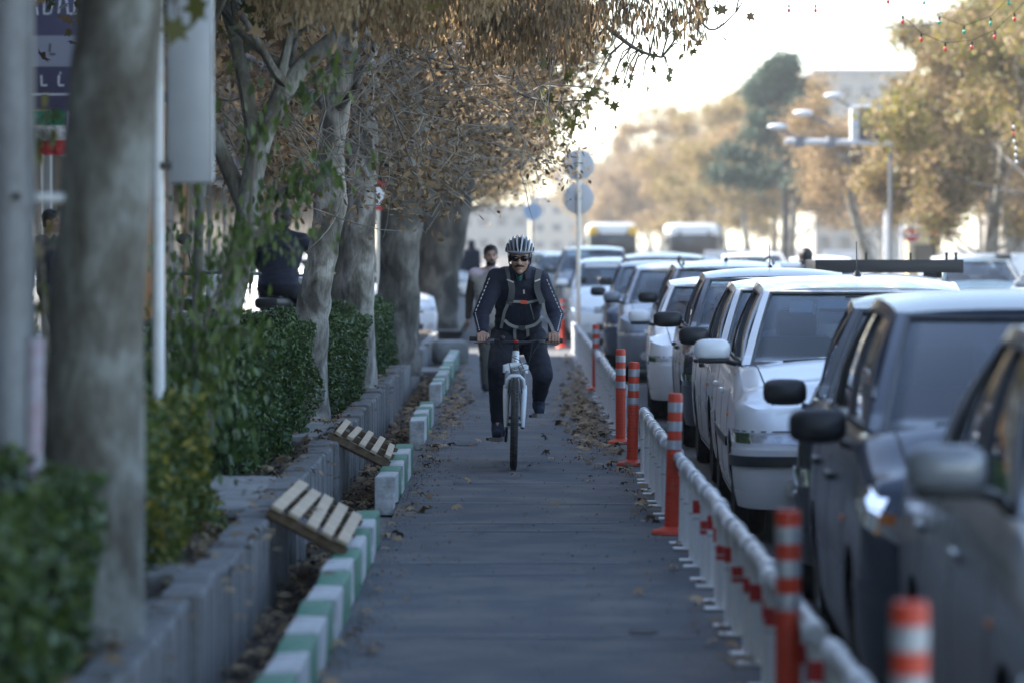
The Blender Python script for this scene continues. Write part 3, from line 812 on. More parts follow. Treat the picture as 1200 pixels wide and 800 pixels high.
    for sg in (1, -1):
        for yy in (yA, yB, yC):
            zb = s.zbot(yy); d = dy(yy)*sg
            m_ = s.bpatch(d-.004, d+.004, zb+.02, s.ztop(yy)-.03, .0015, 3, 8); g.add(m_.v, m_.f)
        d = dy(yA); m_ = s.bpatch(d*sg, dy(yC)*sg, .235, .243, .0015, 24, 2); g.add(m_.v, m_.f)
    m_ = s.bpatch(-dy(s.yF+.30), dy(s.yF+.30), s.hood[1][0]-.038, s.hood[1][0]-.031, .0015, 30, 2); g.add(m_.v, m_.f)
    # bonnet shut lines on the top
    for sg in (1, -1):
        pts = []
        for yy in linsp(s.yF+.16, s.cowl+.02, 10):
            hw = s.HW-.22 + .05*(yy-s.yF)
            t = 1-hw/(s.HW-.075); zc = s.ztop(yy) + (.03+.035*min(1, (yy-s.yF)/.5))*(1-(1-t)**2.2)
            pts.append((sg*hw, yy, zc+.001))
        g.tube(pts, .0035, 4)
    g.obj('panel_gap', M_ink, root, smooth=0)
    # rubbing strip
    if trimcol:
        for sg in (1, -1):
            s.bpatch(dy(yA+.02)*sg, dy(yC-.02)*sg, .50, .555, .010, 24, 3).obj('rubbing_strip', trimcol, root)
    # lower bumper lip
    bm_ = M_trim if bumper == 'black' else pm
    s.bpatch(-dy(s.yF+.36), dy(s.yF+.36), .21, .535, .016, 40, 6).obj('front_bumper', bm_, root)
    dR = s.L
    if bumper == 'strip':
        for sg in (1, -1): s.bpatch(sg*.34, sg*dy(s.yF+.36), .44, .50, .030, 20, 4).obj('bumper_strip', M_trim, root)
    s.bpatch(-.36, .36, .24, .36, .020, 14, 3).obj('lower_intake', M_ink, root)
    # grille
    gz0, gz1 = s.hood[1][0]-.13, s.hood[1][0]-.045
    if kind == 'hatch': gz0, gz1 = .385, .50
    s.bpatch(-.40, .40, gz0, gz1, .020 if kind == 'hatch' else .006, 14, 3).obj('grille', M_ink, root)
    for k in range(3):
        zz = lerp(gz0, gz1, (k+.5)/3); s.bpatch(-.39, .39, zz-.005, zz+.005, .026 if kind == 'hatch' else .012, 14, 2).obj('grille_slat', pm if k == 1 else M_trim, root)
    MB().lathe([(.001, 0), (.038, 0), (.045, .006), (.038, .012), (.001, .012)], 20, Matrix.Rotation(PI/2, 3, 'X')).obj('badge', M_chrome, root, loc=(0, s.body(.001, (gz0+gz1)/2).y-.012, (gz0+gz1)/2 if kind != 'hatch' else .60))
    glyph_plate(root, .46, .105, (0, s.body(.001, .42).y-.045, .43), seed=int(Z*10))
    # lamps
    for sg in (1, -1):
        ht = s.hood[1][0]
        if light == 'tear':
            d0, d1 = .44, dy(s.yF+.42)-.02
            za = lambda t: lerp(.55, .80, t**1.2); zb2 = lambda t: lerp(.66, .845, t**.8)
        elif light == 'slim':
            d0, d1 = .40, dy(s.yF+.34)
            za = lambda t: .565; zb2 = lambda t: ht-.045+.03*t
        else:
            d0, d1 = .42, dy(s.yF+.30)
            za = lambda t: lerp(.555, .575, t); zb2 = lambda t: ht-.05+.01*t
        lp = s.bpatch(sg*d0, sg*d1, za, zb2, .016, 12, 5).obj('headlight', M_lens, root)
        s.bpatch(sg*(d0+.01), sg*(d1-.01), lambda t: za(t)+.01, lambda t: zb2(t)-.01, .004, 12, 5).obj('reflector', M_chrome, lp)
        s.bpatch(sg*(d1-.30), sg*(d1-.14), lambda t: za(.7)+.022, lambda t: zb2(.7)-.030, .009, 5, 4).obj('indicator', M_amber, lp)
        zf = .33; p = s.body(sg*(.52), zf)
        MB().lathe([(.001, .004), (.045, .002), (.052, -.006), (.052, .012), (.001, .012)], 18, Matrix.Rotation(PI/2, 3, 'X')).obj('fog_lamp', M_chrome, root, loc=(p.x, p.y-.026, zf))
        s.bpatch(sg*(s.L-.62), sg*(s.L-.86), .62, .80, .012, 6, 5).obj('tail_light', M_redlens, root)
        # mirror
        yM = s.yws(.0)+.26; zM = s.belt+.075+mz
        ms = body_mirror_scale
        q = MB(); q.ball((sg*(s.HW+.085*ms), yM, zM), (.108*ms, .055, .066), 16, None, 12)
        q.v = [(v[0], v[1] if v[1] < yM+.02 else yM+.02, v[2]) for v in q.v]
        # square the ellipsoid a little
        sq = []
        for v in q.v:
            dx, dz = (v[0]-sg*(s.HW+.085*ms))/(.108*ms), (v[2]-zM)/.066; r_ = math.hypot(dx, dz) or 1
            k = min(1.22, r_/max(abs(dx), abs(dz), 1e-6)) if r_ > 0 else 1; k = 1+(k-1)*.75
            sq.append((sg*(s.HW+.085*ms)+dx*k*.108*ms, v[1], zM+dz*k*.066))
        q.v = sq
        mo = q.obj('side_mirror', pm if mirror == 'body' else M_black, root)
        if mirror == 'body':
            q2 = MB(); q2.box((sg*(s.HW+.075), yM-.005, zM-.062), (.19, .085, .034), bev=.012); q2.obj('mirror_foot', M_black, mo)
        q2 = MB(); q2.tube([(sg*(s.HW-.07), yM+.02, zM-.085), (sg*(s.HW+.0), yM+.01, zM-.065)], .026, 8, flat=.6); q2.obj('mirror_arm', M_black, mo)
        q2 = MB(); q2.box((sg*(s.HW+.085*ms), yM+.024, zM), (.17*ms, .004, .095)); q2.obj('mirror_glass', M_chrome, mo)
        # door handles, fender marker
        for yy in (yB-.16, yC-.10):
            p = s.body(dy(yy)*sg, .80); MB().box((p.x+sg*.012, p.y, .80), (.03, .15, .032), bev=.01).obj('door_handle', M_trim if mirror != 'body' else pm, root)
        p = s.body(dy(.50 if False else s.arch+.02)*sg, .70); MB().box((p.x+sg*.004, p.y-.02, .69), (.012, .05, .024), bev=.004).obj('side_marker', M_amber, root)
    # wheels
    tm, rm = wheel_parts(s.wr, style)
    for sg in (1, -1):
        for yy in (0, s.wb):
            w = empty('wheel', (sg*(s.HW-.105), yy, s.wr), 0 if sg > 0 else PI); w.parent = root
            link('tyre', tm, w); link('rim', rm, w)
    # interior
    st = M_tan if dash_tan else M_seat
    MB().box((0, s.cowl+.42, s.belt-.06), (s.hwb*1.8, .5, .16), bev=.05).obj('dashboard', M_trim, root)
    for sg in (1, -1):
        seat = MB(); ys = s.cowl+1.28
        seat.box((sg*.36, ys, .83), (.48, .16, .58), Matrix.Rotation(-.25, 3, 'X'), bev=.06); seat.box((sg*.36, ys+.10, 1.17*H/1.46), (.26, .09, .17), bev=.04)
        seat.obj('front_seat', st, root)
    MB().box((0, s.wb-.05, .80), (1.25, .2, .55), Matrix.Rotation(-.3, 3, 'X'), bev=.06).obj('rear_seat', st, root)
    sw = MB(); c = Vector((.36, s.cowl+.70, s.belt-.02)); Mx = Matrix.Rotation(rad(62), 3, 'X')
    sw.tube([c + Mx @ Vector((.18*math.cos(a), .18*math.sin(a), 0)) for a in linsp(0, 2*PI, 25)], .014, 6, cap=False)
    sw.box(c, (.34, .04, .03), Mx); sw.obj('steering_wheel', M_trim, root)
    # wipers
    wi = MB()
    for x0, x1 in ((-.52, .0), (.02, .55)):
        pa = s.ws(x0/s.hwb, .02); pb = s.ws(x1/s.hwb*.98, .075); wi.tube([pa + Vector((0, -.02, .015)), pb + Vector((0, -.02, .015))], .009, 5)
    wi.obj('wiper', M_ink, root)
    rm_ = MB(); p = s.ws(0, .87); rm_.box(p + Vector((0, .06, -.01)), (.22, .03, .06), bev=.01); rm_.obj('inner_mirror', M_black, root)
    if antenna is not None:
        y = antenna; zt = s.rf(0, (y-s.ws1)/(s.rt-s.ws1)).z
        a = MB(); a.lathe([(.03, 0), (.022, .03), (.008, .045), (.001, .05)], 10, c=(0, y, zt-.004)); a.tube([(0, y, zt+.03), (0, y+.06, zt+.22)], .004, 5); a.obj('antenna', M_black, root)
    if sticker:
        for (u0, u1, v0, v1, mm) in sticker:
            cpatch(s.ws, u0, u1, v0, v1, -.026, 4, 4).obj('sticker', mm, root)
    if rack:
        for sg in (1, -1):
            pts = [s.rf(sg*.86, w) + Vector((0, 0, .02 + .05*min(1, 12*w*(1-w)))) for w in linsp(.03, .97, 12)]
            MB().tube(pts, .016, 6).obj('roof_rail', M_black, root)
    if roofbar:
        MB().box((0, s.rt, s.zr+.06), (1.0, .2, .05), bev=.02).obj('spoiler', pm, root)
    if banner:
        cpatch(s.ws, -.85, .85, .80, .95, .002, 10, 4).obj('sun_strip', M_plate, root)
    return root

P_slate = paint('paint_slate', (.060, .074, .105), 0, .32, .08, .16)
P_silver = paint('paint_silver', (.25, .27, .30), .2, .35, .15, .25)
P_white = paint('paint_white', (.80, .81, .82), 0, .3, .04)
P_dark = paint('paint_dark', (.028, .032, .040), 0, .3, .08, .16)
P_navy = paint('paint_navy', (.018, .026, .055), .2, .3)
P_grey = paint('paint_grey', (.16, .17, .19), .5, .35)
P_black = paint('paint_black', (.010, .011, .014), .0, .25)
P_pearl = paint('paint_pearl', (.55, .56, .57), .2, .3, .2)
P_teal = paint('paint_teal', (.05, .10, .13), .2, .3)
M_stk = mat('sticker_pale', (.55, .66, .72), .5)
M_stkb = mat('sticker_blue', (.10, .32, .55), .5)
make_car('sedan', P_silver, 'silver grey car nearest the camera, cropped by the right edge', 1.25, 9.7, rad(1.0), light='slim', style='five', H=1.47, mz=.03)
make_car('hatch', P_slate, 'slate blue car with a teardrop headlight and black mirror, second nearest', 1.20, 13.6, rad(1.5), mirror='black', light='tear', style='five', H=1.50, glass=M_glass_d, mz=-.06)
make_car('pride', P_dark, 'dark car with a black mirror squeezed between the slate car and the white sedan', 1.36, 18.2, rad(6.0), mirror='black', H=1.44, mz=-.07)
make_car('sedan', P_white, 'white sedan with black bumper strip, papers behind its windscreen and a stub antenna', 1.27, 22.3, rad(1.2), mirror='body', H=1.485, bumper='strip', antenna=1.55, trimcol=M_trim, dash_tan=True,
         sticker=[(-.72, -.50, .72, .90, M_stk), (-.45, .10, .78, .93, M_stk)])
make_car('sedan', P_pearl, 'pearl grey car with black mirror partly hidden behind the white sedan', 1.40, 27.2, rad(.5), mirror='black', H=1.44, light='slim')
make_car('sedan', P_navy, 'glossy blackish blue car with a big black mirror beside the small white car', 1.42, 32.2, rad(1.0), mirror='black', H=1.475, antenna=2.0, body_mirror_scale=1.15)
make_car('pride', P_white, 'small white boxy sedan with a blue windscreen sticker and white mirror', 1.33, 37.4, rad(1.5), mirror='body', H=1.36, sticker=[(-.62, -.35, .80, .93, M_stkb)], Wd=1.6)
make_car('suv', P_navy, 'dark blue estate car with roof rails behind the small white sedan', 1.60, 42.3, rad(.5), mirror='black', H=1.50, rack=True, antenna=1.8)
make_car('sedan', P_silver, 'silver sedan with folded dark glass and silver mirror, far part of the queue', 1.33, 48.0, rad(1.5), mirror='body', H=1.45, style='five')
make_car('sedan', P_slate, 'bluish grey sedan just behind the silver sedan', 1.28, 53.2, rad(1.0), mirror='black', H=1.46, detail=1)
make_car('suv', P_dark, 'tall dark car behind the bluish grey sedan', 1.5, 58.4, rad(1.0), mirror='body', H=1.56, detail=1)
make_car('sedan', P_white, 'sunlit white car with a pale strip across its windscreen, at the crossing', .95, 66.0, rad(0), mirror='body', H=1.46, detail=1, sticker=None, banner=True)
make_car('suv', P_grey, 'grey high car beyond the sunlit white car, left of the sign pole', .85, 78.0, 0, mirror='body', H=1.66, detail=1)
make_car('sedan', P_teal, 'distant teal car just right of the cyclist', .55, 97.0, 0, mirror='body', H=1.47, detail=1)

# far traffic in the other lanes: copies of two simple cars
def far_car(src, X, Z, label, rz=0.0, group='distant cars in the sunlit lanes', cat=None):
    c = copy_tree(src); c.location = (X, Z, ROADZ); c.rotation_euler = (0, 0, rz); c['label'] = label; c['group'] = group; return c
c1 = make_car('sedan', P_white, 'white car facing the camera in the right lanes under the trees', 5.55, 78, 0, mirror='body', detail=1, group='distant cars in the sunlit lanes')
c2 = make_car('hatch', P_teal, 'dark teal hatchback in the right lanes behind the black truck bed', 8.0, 72, rad(2), mirror='body', detail=1, group='distant cars in the sunlit lanes', H=1.45)
c3 = make_car('sedan', P_silver, 'silver car at the far right edge beneath the large tree', 8.9, 66, rad(1), mirror='body', detail=1, group='distant cars in the sunlit lanes', H=1.42)
for i, (src, X, Z, lb, rz) in enumerate([
    (c1, 10.0, 84, 'white car behind the silver one at the far right', 0),
    (c3, 4.2, 92, 'silver car in the middle of the sunlit road', PI),
    (c1, 6.4, 104, 'small white car left of the tan jacketed rider', 0),
    (c2, 4.7, 118, 'small dark car in front of the white bus', 0),
    (c1, 8.2, 124, 'white car below the pale tree trunks', 0),
    (c3, 5.6, 140, 'tiny silver car right of the white bus', 0),
    (c1, 1.6, 120, 'white car behind the sign pole in the distance', 0),
    (c2, 1.1, 137, 'dark car below the yellow topped bus', 0),
    (c3, 2.6, 150, 'pale car beside the yellow topped bus', 0)]):
    far_car(src, X, Z, lb, rz)
for src, X, Z, rz, lb in ((c1, -2.25, 61.2, rad(42), 'white car turning out of the side street behind the thick dark trunk'),
                        (c1, -2.1, 112, rad(20), 'white car far down the tree row behind the figure in black')):
    c = far_car(src, X, Z, lb, rz, 'white cars on the left side'); c.location.z = .0
c = far_car(c3, -4.6, 120, 'pale car parked far away on the left side', rad(30), 'white cars on the left side')

# ------------------------------------------------------------------ buildings on the left, behind the sidewalk
M_plaster = mix_dirt('plaster', (.34, .31, .26), (.22, .20, .17), .9, sc=1.2, sc2=30, bump=.2)
M_brickw = mat('brick_yellow', (.38, .33, .25), .9, col2=(.27, .23, .17), scale=2)
M_stone = mix_dirt('stone_clad', (.22, .20, .18), (.12, .11, .10), .8, sc=4, sc2=40, bump=.4)
M_dark_win = mat('shop_window', (.02, .022, .025), .12)
M_frame = mat('window_frame', (.30, .31, .32), .5, .4)
M_orange_wall = mat('ochre_panel', (.34, .17, .045), .7, col2=(.26, .12, .035), scale=3)
M_purple = mat('sign_purple', (.085, .075, .13), .5)
M_signgrey = mat('sign_grey', (.30, .31, .36), .5)
M_flag_g = mat('flag_green', (.02, .18, .09), .7); M_flag_w = mat('flag_white', (.65, .64, .62), .7); M_flag_r = mat('flag_red', (.45, .03, .03), .7)
BX = -6.1
def building(y0, y1, h, m, label, brick=False, door_col=None, floors=2):
    root = empty('shop_building', (BX, y0, .3), 0, label, 'building', 'low shop buildings behind the left sidewalk')
    L_ = y1-y0
    MB().box((-5.0, L_/2, h/2), (10, L_-.02, h)).obj('wall', m, root, smooth=0)
    if brick:
        mb = MB(); z = .1
        while z < h-.1:
            mb.box((.008, L_/2, z), (.03, L_-.04, .062)); z += .085
        tag(mb.obj('brick_courses', M_brickw, root, smooth=0), kind='stuff')
    n = max(1, int(L_/3.2)); w = L_/n
    for i in range(n):
        yy = (i+.5)*w
        f = MB()
        f.box((.03, yy, 1.35), (.12, w*.82, 2.5)); fo = f.obj('shopfront', M_frame, root, smooth=0)
        MB().box((.095, yy-w*.19, 1.35), (.02, w*.34, 2.3)).obj('pane', M_dark_win, fo, smooth=0)
        MB().box((.095, yy+w*.19, 1.35), (.02, w*.34, 2.3)).obj('pane', door_col if (door_col and i % 2 == 0) else M_dark_win, fo, smooth=0)
        MB().box((.18, yy, 2.95), (.32, w*.9, .5)).obj('fascia_sign', [M_signgrey, M_purple, M_orange_wall, M_plaster][(i+int(y0)) % 4], root, smooth=0)
        for k in range(floors-1):
            zz = 4.5+k*3.0
            if zz < h-1:
                f = MB().box((.03, yy, zz), (.12, w*.5, 1.5)).obj('window', M_frame, root, smooth=0)
                MB().box((.095, yy, zz), (.02, w*.44, 1.35)).obj('pane', M_dark_win, f, smooth=0)
    MB().box((-4.9, L_/2, h+.12), (10.5, L_, .26)).obj('parapet', M_conc, root, smooth=0)
building(-26, -8, 8.6, M_plaster, 'plastered shop building behind the camera', floors=2)
building(-7.9, 14, 8.8, M_stone, 'stone clad shop building left of the camera', floors=2)
building(14.1, 24.5, 7.9, M_plaster, 'plain plaster shop building hidden behind the big near trunk', floors=2)
building(24.6, 41, 6.5, M_stone, 'grey stone shop building beside the small road sign', floors=2)
building(41.1, 49.5, 6.6, M_brickw, 'yellow brick building behind the flags and the purple signboard', brick=True, floors=2)
building(49.6, 59, 6.6, M_plaster, 'plaster shop building with ochre shop panels, left of the white car', door_col=M_orange_wall, floors=2)
building(67.5, 76, 7.6, M_orange_wall, 'ochre fronted shop building just past the crossing on the left', door_col=M_orange_wall, floors=2)
building(76.2, 84, 7.2, M_stone, 'grey shop building just past the crossing on the left', floors=2)
building(84.2, 110, 9, M_stone, 'long grey shop building far along the left side', floors=2)
building(110.2, 150, 8, M_brickw, 'distant brick building at the end of the tree row', floors=2)

# signboard with white writing strokes hanging from the brick building, and the flags below it
p = W(53, 45, 45)
root = empty('signboard', (BX+.95, 44.6, 3.35), 0, 'purple and grey shop signboard with white lettering above the flags', 'sign')
bd = MB().box((0, 0, .55), (.50*2, .10, 1.45), bev=.01).obj('board', M_purple, root)
MB().box((0, -.056, .50), (.98, .012, .36)).obj('grey_band', M_signgrey, root, smooth=0)
for zz, n_, hh in ((1.02, 9, .22), (.16, 4, .14), (.52, 2, .14)):
    r = random.Random(int(zz*100)); mb = MB()
    for i in range(n_):
        x = -.40 + .8*(i+.5)/n_
        mb.box((x, -.066, zz+r.uniform(-.01, .02)), (.022, .01, hh*r.uniform(.7, 1)), Matrix.Rotation(r.uniform(-.2, .2), 3, 'Y'))
        if r.random() < .6: mb.box((x+.03, -.066, zz-hh*.4), (.07, .01, .02))
        if r.random() < .4: mb.box((x+.02, -.066, zz+hh*.62), (.02, .01, .02))
    mb.obj('lettering', M_white if zz > .6 or zz < .3 else M_dsteel, root, smooth=0)
MB().box((0, -.058, .0), (.98, .012, .02)).obj('white_line', M_white, root, smooth=0)
MB().box((-.5, .0, .55), (.9, .05, .06)).obj('bracket', M_dsteel, root, smooth=0)
GF = 'small tricolour flags hanging under the signboard'
wire0 = MB().tube([(BX+.3, 44.2, 3.20), (BX+1.5, 44.2, 3.12)], .012, 5).obj('flag_cord', M_dsteel)
tag(wire0, 'thin dark cord carrying the small tricolour flags', 'cord')
for i, fx in enumerate((42, 48, 55, 61, 69)):
    q = W(fx, 92, 44.2)
    fr = empty('hanging_flag', (q.x, 44.15, 3.15), R.uniform(-.5, .5), ['leftmost', 'second', 'third', 'fourth', 'rightmost, twisted'][i] + ' small green white and red flag under the signboard', 'flag', GF)
    fw = .05 if i < 4 else .09
    for k, m_ in enumerate((M_flag_g, M_flag_w, M_flag_r)):
        mb = MB(); z0 = -k*.17
        mb.grid(lambda u, v: (u*fw*(1+.2*k), .02*math.sin(u*3+v*9+i), z0-v*.17), linsp(-1, 1, 6), linsp(0, 1, 5)); mb.obj(['green_stripe', 'white_stripe', 'red_stripe'][k], m_, fr)

# poles beside the hedge
M_galv = mix_dirt('galvanised', (.26, .27, .29), (.15, .15, .15), .45, sc=5, lo=.4, hi=.7, sc2=60, bump=.15, stretch=(1, 1, .3))
root = empty('utility_pole', (-1.60, 12.2, .3), 0, 'thick grey metal pole at the left edge of the picture', 'pole')
MB().tube([(0, 0, 0), (0, 0, 5)], .085, 24).obj('shaft', M_galv, root)
MB().tube([(.05, 0, 1.452), (.26, .05, 1.452)], .016, 10).obj('side_arm', M_white, root)
MB().tube([(0, 0, 1.42), (0, 0, 1.49)], .090, 24).obj('clamp', M_galv, root)
MB().tube([(.04, -.085, 1.455), (.04, -.10, 1.455)], .012, 8).obj('bolt', M_ink, root)
root = empty('marker_plate', (-1.42, 11.4, .3), 0, 'narrow pale upright strip with faded red marks standing in the near hedge', 'marker')
MB().box((0, 0, .50), (.040, .012, 1.05), Matrix.Rotation(.02, 3, 'Y'), bev=.003).obj('plate', mix_dirt('strip_lilac', (.55, .53, .62), (.52, .36, .42), .5, sc=6, lo=.45, hi=.6), root)
MB().box((-.018, .008, .5), (.02, .014, 1.06)).obj('backing', M_galv, root)
root = empty('sign_post', (-1.465, 15.9, .3), 0, 'white tubular post holding a blank metal signboard behind the big trunk', 'sign')
MB().tube([(0, 0, 0), (0, 0, 3.2)], .026, 16).obj('post', M_white, root)
M_panel = mat('panel_white', (.40, .42, .45), .45, .2, col2=(.50, .52, .55), scale=2)
MB().box((.135, 0, 1.98), (.19, .05, .85), bev=.02).obj('panel', M_panel, root)
MB().box((.035, .0, 1.63), (.05, .05, .03)).obj('clamp', M_dsteel, root)
MB().tube([(.228, -.02, 1.57), (.228, -.02, 2.4)], .006, 6).obj('rim', M_white, root)

# things on the sidewalk behind the trunks
root = empty('round_sign', (W(448, 230, 60).x, 58, 0), 0, 'red and white round sign between the white trunk and the dark trunk', 'road sign')
MB().tube([(0, 0, .1), (0, 0, 2.2)], .02, 8).obj('post', M_steel, root)
MB().lathe([(.001, 0), (.22, 0), (.22, .02), (.001, .02)], 24, Matrix.Rotation(PI/2, 3, 'X')).obj('disc', mat('sign_red', (.5, .03, .04), .5), root, loc=(0, 0, 2.35))
MB().lathe([(.001, 0), (.15, 0), (.15, .02), (.001, .02)], 24, Matrix.Rotation(PI/2, 3, 'X')).obj('centre', M_white, root, loc=(0, -.01, 2.35))
root = empty('banner_stand', (W(396, 345, 46).x, 46, .33), 0, 'small blue white and orange stand seen between two trunks', 'stand')
MB().box((0, 0, .95), (.50, .04, .6)).obj('blue_field', M_pblue, root); MB().box((0, -.003, .48), (.50, .04, .34)).obj('orange_field', M_amber, root)
MB().box((0, -.002, .75), (.5, .042, .22)).obj('white_field', M_white, root)
for sx in (-.2, .2): MB().box((sx, 0, .16), (.03, .03, .32)).obj('leg', M_dsteel, root)

# far right and far end buildings
def far_block(x0, x1, Z, zt, depth, m, label, rows, cols):
    root = empty('building', ((x0+x1)/2, Z, 0), 0, label, 'building', 'distant buildings')
    w = x1-x0
    MB().box((0, depth/2, zt/2), (w, depth, zt)).obj('wall', m, root, smooth=0)
    MB().box((0, depth/2, zt+.3), (w+.8, depth+.8, .6)).obj('roof', M_conc, root, smooth=0)
    for i in range(cols):
        for j in range(rows):
            x = -w/2 + w*(i+.5)/cols; z = zt*(j+.6)/(rows+.2)
            f = MB().box((x, -.03, z), (w/cols*.6, .1, zt/rows*.5)).obj('window', M_frame, root, smooth=0)
            MB().box((x, -.09, z), (w/cols*.52, .03, zt/rows*.42)).obj('pane', M_dark_win, f, smooth=0)
a, b = W(955, 88, 420), W(1075, 88, 420)
far_block(a.x, b.x, 420, a.z, 14, M_plaster, 'pale flat roofed block rising behind the far right trees', 6, 5)
far_block(-16, 2.5, 560, 7, 14, M_plaster, 'pale low building closing the far end of the street', 2, 7)
far_block(3, 20, 620, 9, 14, M_brickw, 'cream building far away behind the buses', 3, 6)
far_block(26, 44, 150, 4, 14, M_plaster, 'pale building behind the large right tree', 2, 5)
far_block(25, 46, 100, 3.2, 12, M_brickw, 'cream shopfront at the right edge behind the parked cars', 1, 4)
far_block(24.5, 43, 190, 3.6, 12, M_plaster, 'white walled building beyond the traffic light', 2, 4)

# ------------------------------------------------------------------ trees
def polytube(mb, pts, r0, r1, n=12, wob=.08, seed=0, flare=0):
    r = random.Random(seed); k = len(pts); rs = []
    P = [Vector(p) for p in pts]
    # resample
    out = []; 
    tot = k-1; N = tot*6
    for i in range(N+1):
        t = i/6; a = min(int(t), k-2); u = t-a
        p0 = P[max(a-1, 0)]; p1 = P[a]; p2 = P[a+1]; p3 = P[min(a+2, k-1)]
        q = .5*((2*p1) + (p2-p0)*u + (2*p0-5*p1+4*p2-p3)*u*u + (3*p1-p0-3*p2+p3)*u**3)
        out.append(q); tt = i/N
        rs.append(lerp(r0, r1, tt)*(1+r.uniform(-wob, wob)*.6) + flare*math.exp(-tt*9))
    mb.tube(out, rs, n)
    # knobbly
    base = len(mb.v)-(N+1)*n
    for i in range(base, len(mb.v)):
        v = Vector(mb.v[i]); ring = (i-base)//n; c = out[ring]; d = v-c
        f = 1 + wob*(math.sin(v.z*7+math.atan2(d.y, d.x)*2+seed)*.6 + math.sin(v.z*17+math.atan2(d.y, d.x)*3+seed*2)*.35)
        mb.v[i] = tuple(c + d*f)
    return out

def grow(mb, p, d, L_, r, depth, tips, rng, up=.15, spread=.6, n=6):
    pts = [p]; q = p.copy(); dd = d.copy(); seg = 4
    for i in range(seg):
        dd = (dd + Vector((rng.gauss(0, .16), rng.gauss(0, .16), rng.gauss(up, .12)))).normalized()
        q = q + dd*L_/seg; pts.append(q.copy())
    mb.tube(pts, [lerp(r, r*.55, i/seg) for i in range(seg+1)], n, cap=False)
    if depth <= 1: tips += pts[2:]
    if depth > 0:
        for k in range(rng.choice((2, 3, 3))):
            i = rng.choice((2, 3, 4)); nd = (dd + Vector((rng.gauss(0, spread), rng.gauss(0, spread), rng.gauss(.0, spread*.6)))).normalized()
            grow(mb, pts[i].copy(), nd, L_*rng.uniform(.55, .8), r*.5, depth-1, tips, rng, up, spread, max(4, n-1))

def cloud(tips, n, sig, rng=NR, squash=.7):
    T = np.array([tuple(t) for t in tips]); idx = rng.integers(0, len(T), n)
    return T[idx] + rng.normal(size=(n, 3))*np.array([sig, sig, sig*squash])

GT = 'plane trees along the left planting strip'
def left_tree(label, trunk, r0, r1, m, limbs, depth=3, leaves=9000, lsize=.09, lmat=(M_leaf_brown,), seed=1, flare=.05, sig=.28, limbL=1.5, zmin=None, n=16, wob=.08, spread=.6, group=GT, shape=STAR):
    base = Vector(trunk[0]); root = empty('plane_tree', base, 0, label, 'tree', group)
    rng = random.Random(seed); mb = MB(); P = [Vector(p)-base for p in trunk]
    out = polytube(mb, P, r0, r1, n, wob, seed, flare)
    mb.obj('trunk', m, root, smooth=60)
    lb = MB(); tips = []
    for (t, d, L_, r) in limbs:
        p = out[int(t*(len(out)-1))]
        grow(lb, p.copy(), Vector(d).normalized(), L_, r, depth, tips, rng, spread=spread)
    lb.obj('branches', m if r1 > .03 else M_twig, root, smooth=60)
    if leaves and tips:
        for i, lm in enumerate(lmat):
            Pn = cloud(tips, leaves//len(lmat), sig)
            Pn = Pn[(Pn[:, 0]+base.x) < np.minimum(1.1*(Pn[:, 2]+base.z-1.82) - .009*(Pn[:, 1]+base.y), 1.85-.017*(Pn[:, 1]+base.y) + 9.0*(Pn[:, 1]+base.y < 24)) + NR.normal(size=len(Pn))*.05]
            if zmin is not None: Pn = Pn[(Pn[:, 2]+base.z) > zmin + NR.normal(size=len(Pn))*.15]
            link('crown', leaf_mesh('crown', Pn, NR.uniform(.6, 1.2, len(Pn))*lsize, shape, lm), root)
    return root
def twig_spray(label, centres, n, seed):
    g = random.Random(seed); base = Vector(centres[0]); root = empty('bare_twigs', base, 0, label, 'twigs', 'sprays of bare twigs under the left crowns'); mb = MB()
    for i in range(n):
        c = Vector(g.choice(centres))-base; d = Vector((g.gauss(.6, .5), g.gauss(0, .4), g.gauss(-.15, .35))).normalized(); p = c + Vector((g.gauss(0, .25), g.gauss(0, .3), g.gauss(0, .2))); P = [p]
        for k in range(5): d = (d + Vector((g.gauss(0, .22), g.gauss(0, .2), g.gauss(0, .2)))).normalized(); P.append(P[-1] + d*g.uniform(.09, .17))
        mb.tube(P, [.006, .005, .0045, .004, .003, .002], 4, cap=False)
        q = P[2]; mb.tube([q, q + Vector((g.gauss(.1, .1), g.gauss(0, .1), g.gauss(.05, .12))), q + Vector((g.gauss(.22, .1), g.gauss(0, .1), g.gauss(.05, .16)))], [.004, .003, .0015], 4, cap=False)
    tag(mb.obj('twigs', MATS['twig_pale'], root), kind='stuff')
mat('twig_pale', (.16, .145, .12), .85, col2=(.34, .32, .28), scale=6)
def rl(seed, n, t0=.75, t1=1.0, L0=1.2, L1=1.8, r=.05, zc=.5, bias=(0, 0)):
    g = random.Random(seed); o = []
    for i in range(n):
        a = 2*PI*i/n + g.uniform(-.4, .4); o.append((g.uniform(t0, t1), (math.cos(a)+bias[0], math.sin(a)+bias[1], zc*g.uniform(.4, 1.4)), g.uniform(L0, L1), r*g.uniform(.7, 1.2)))
    return o
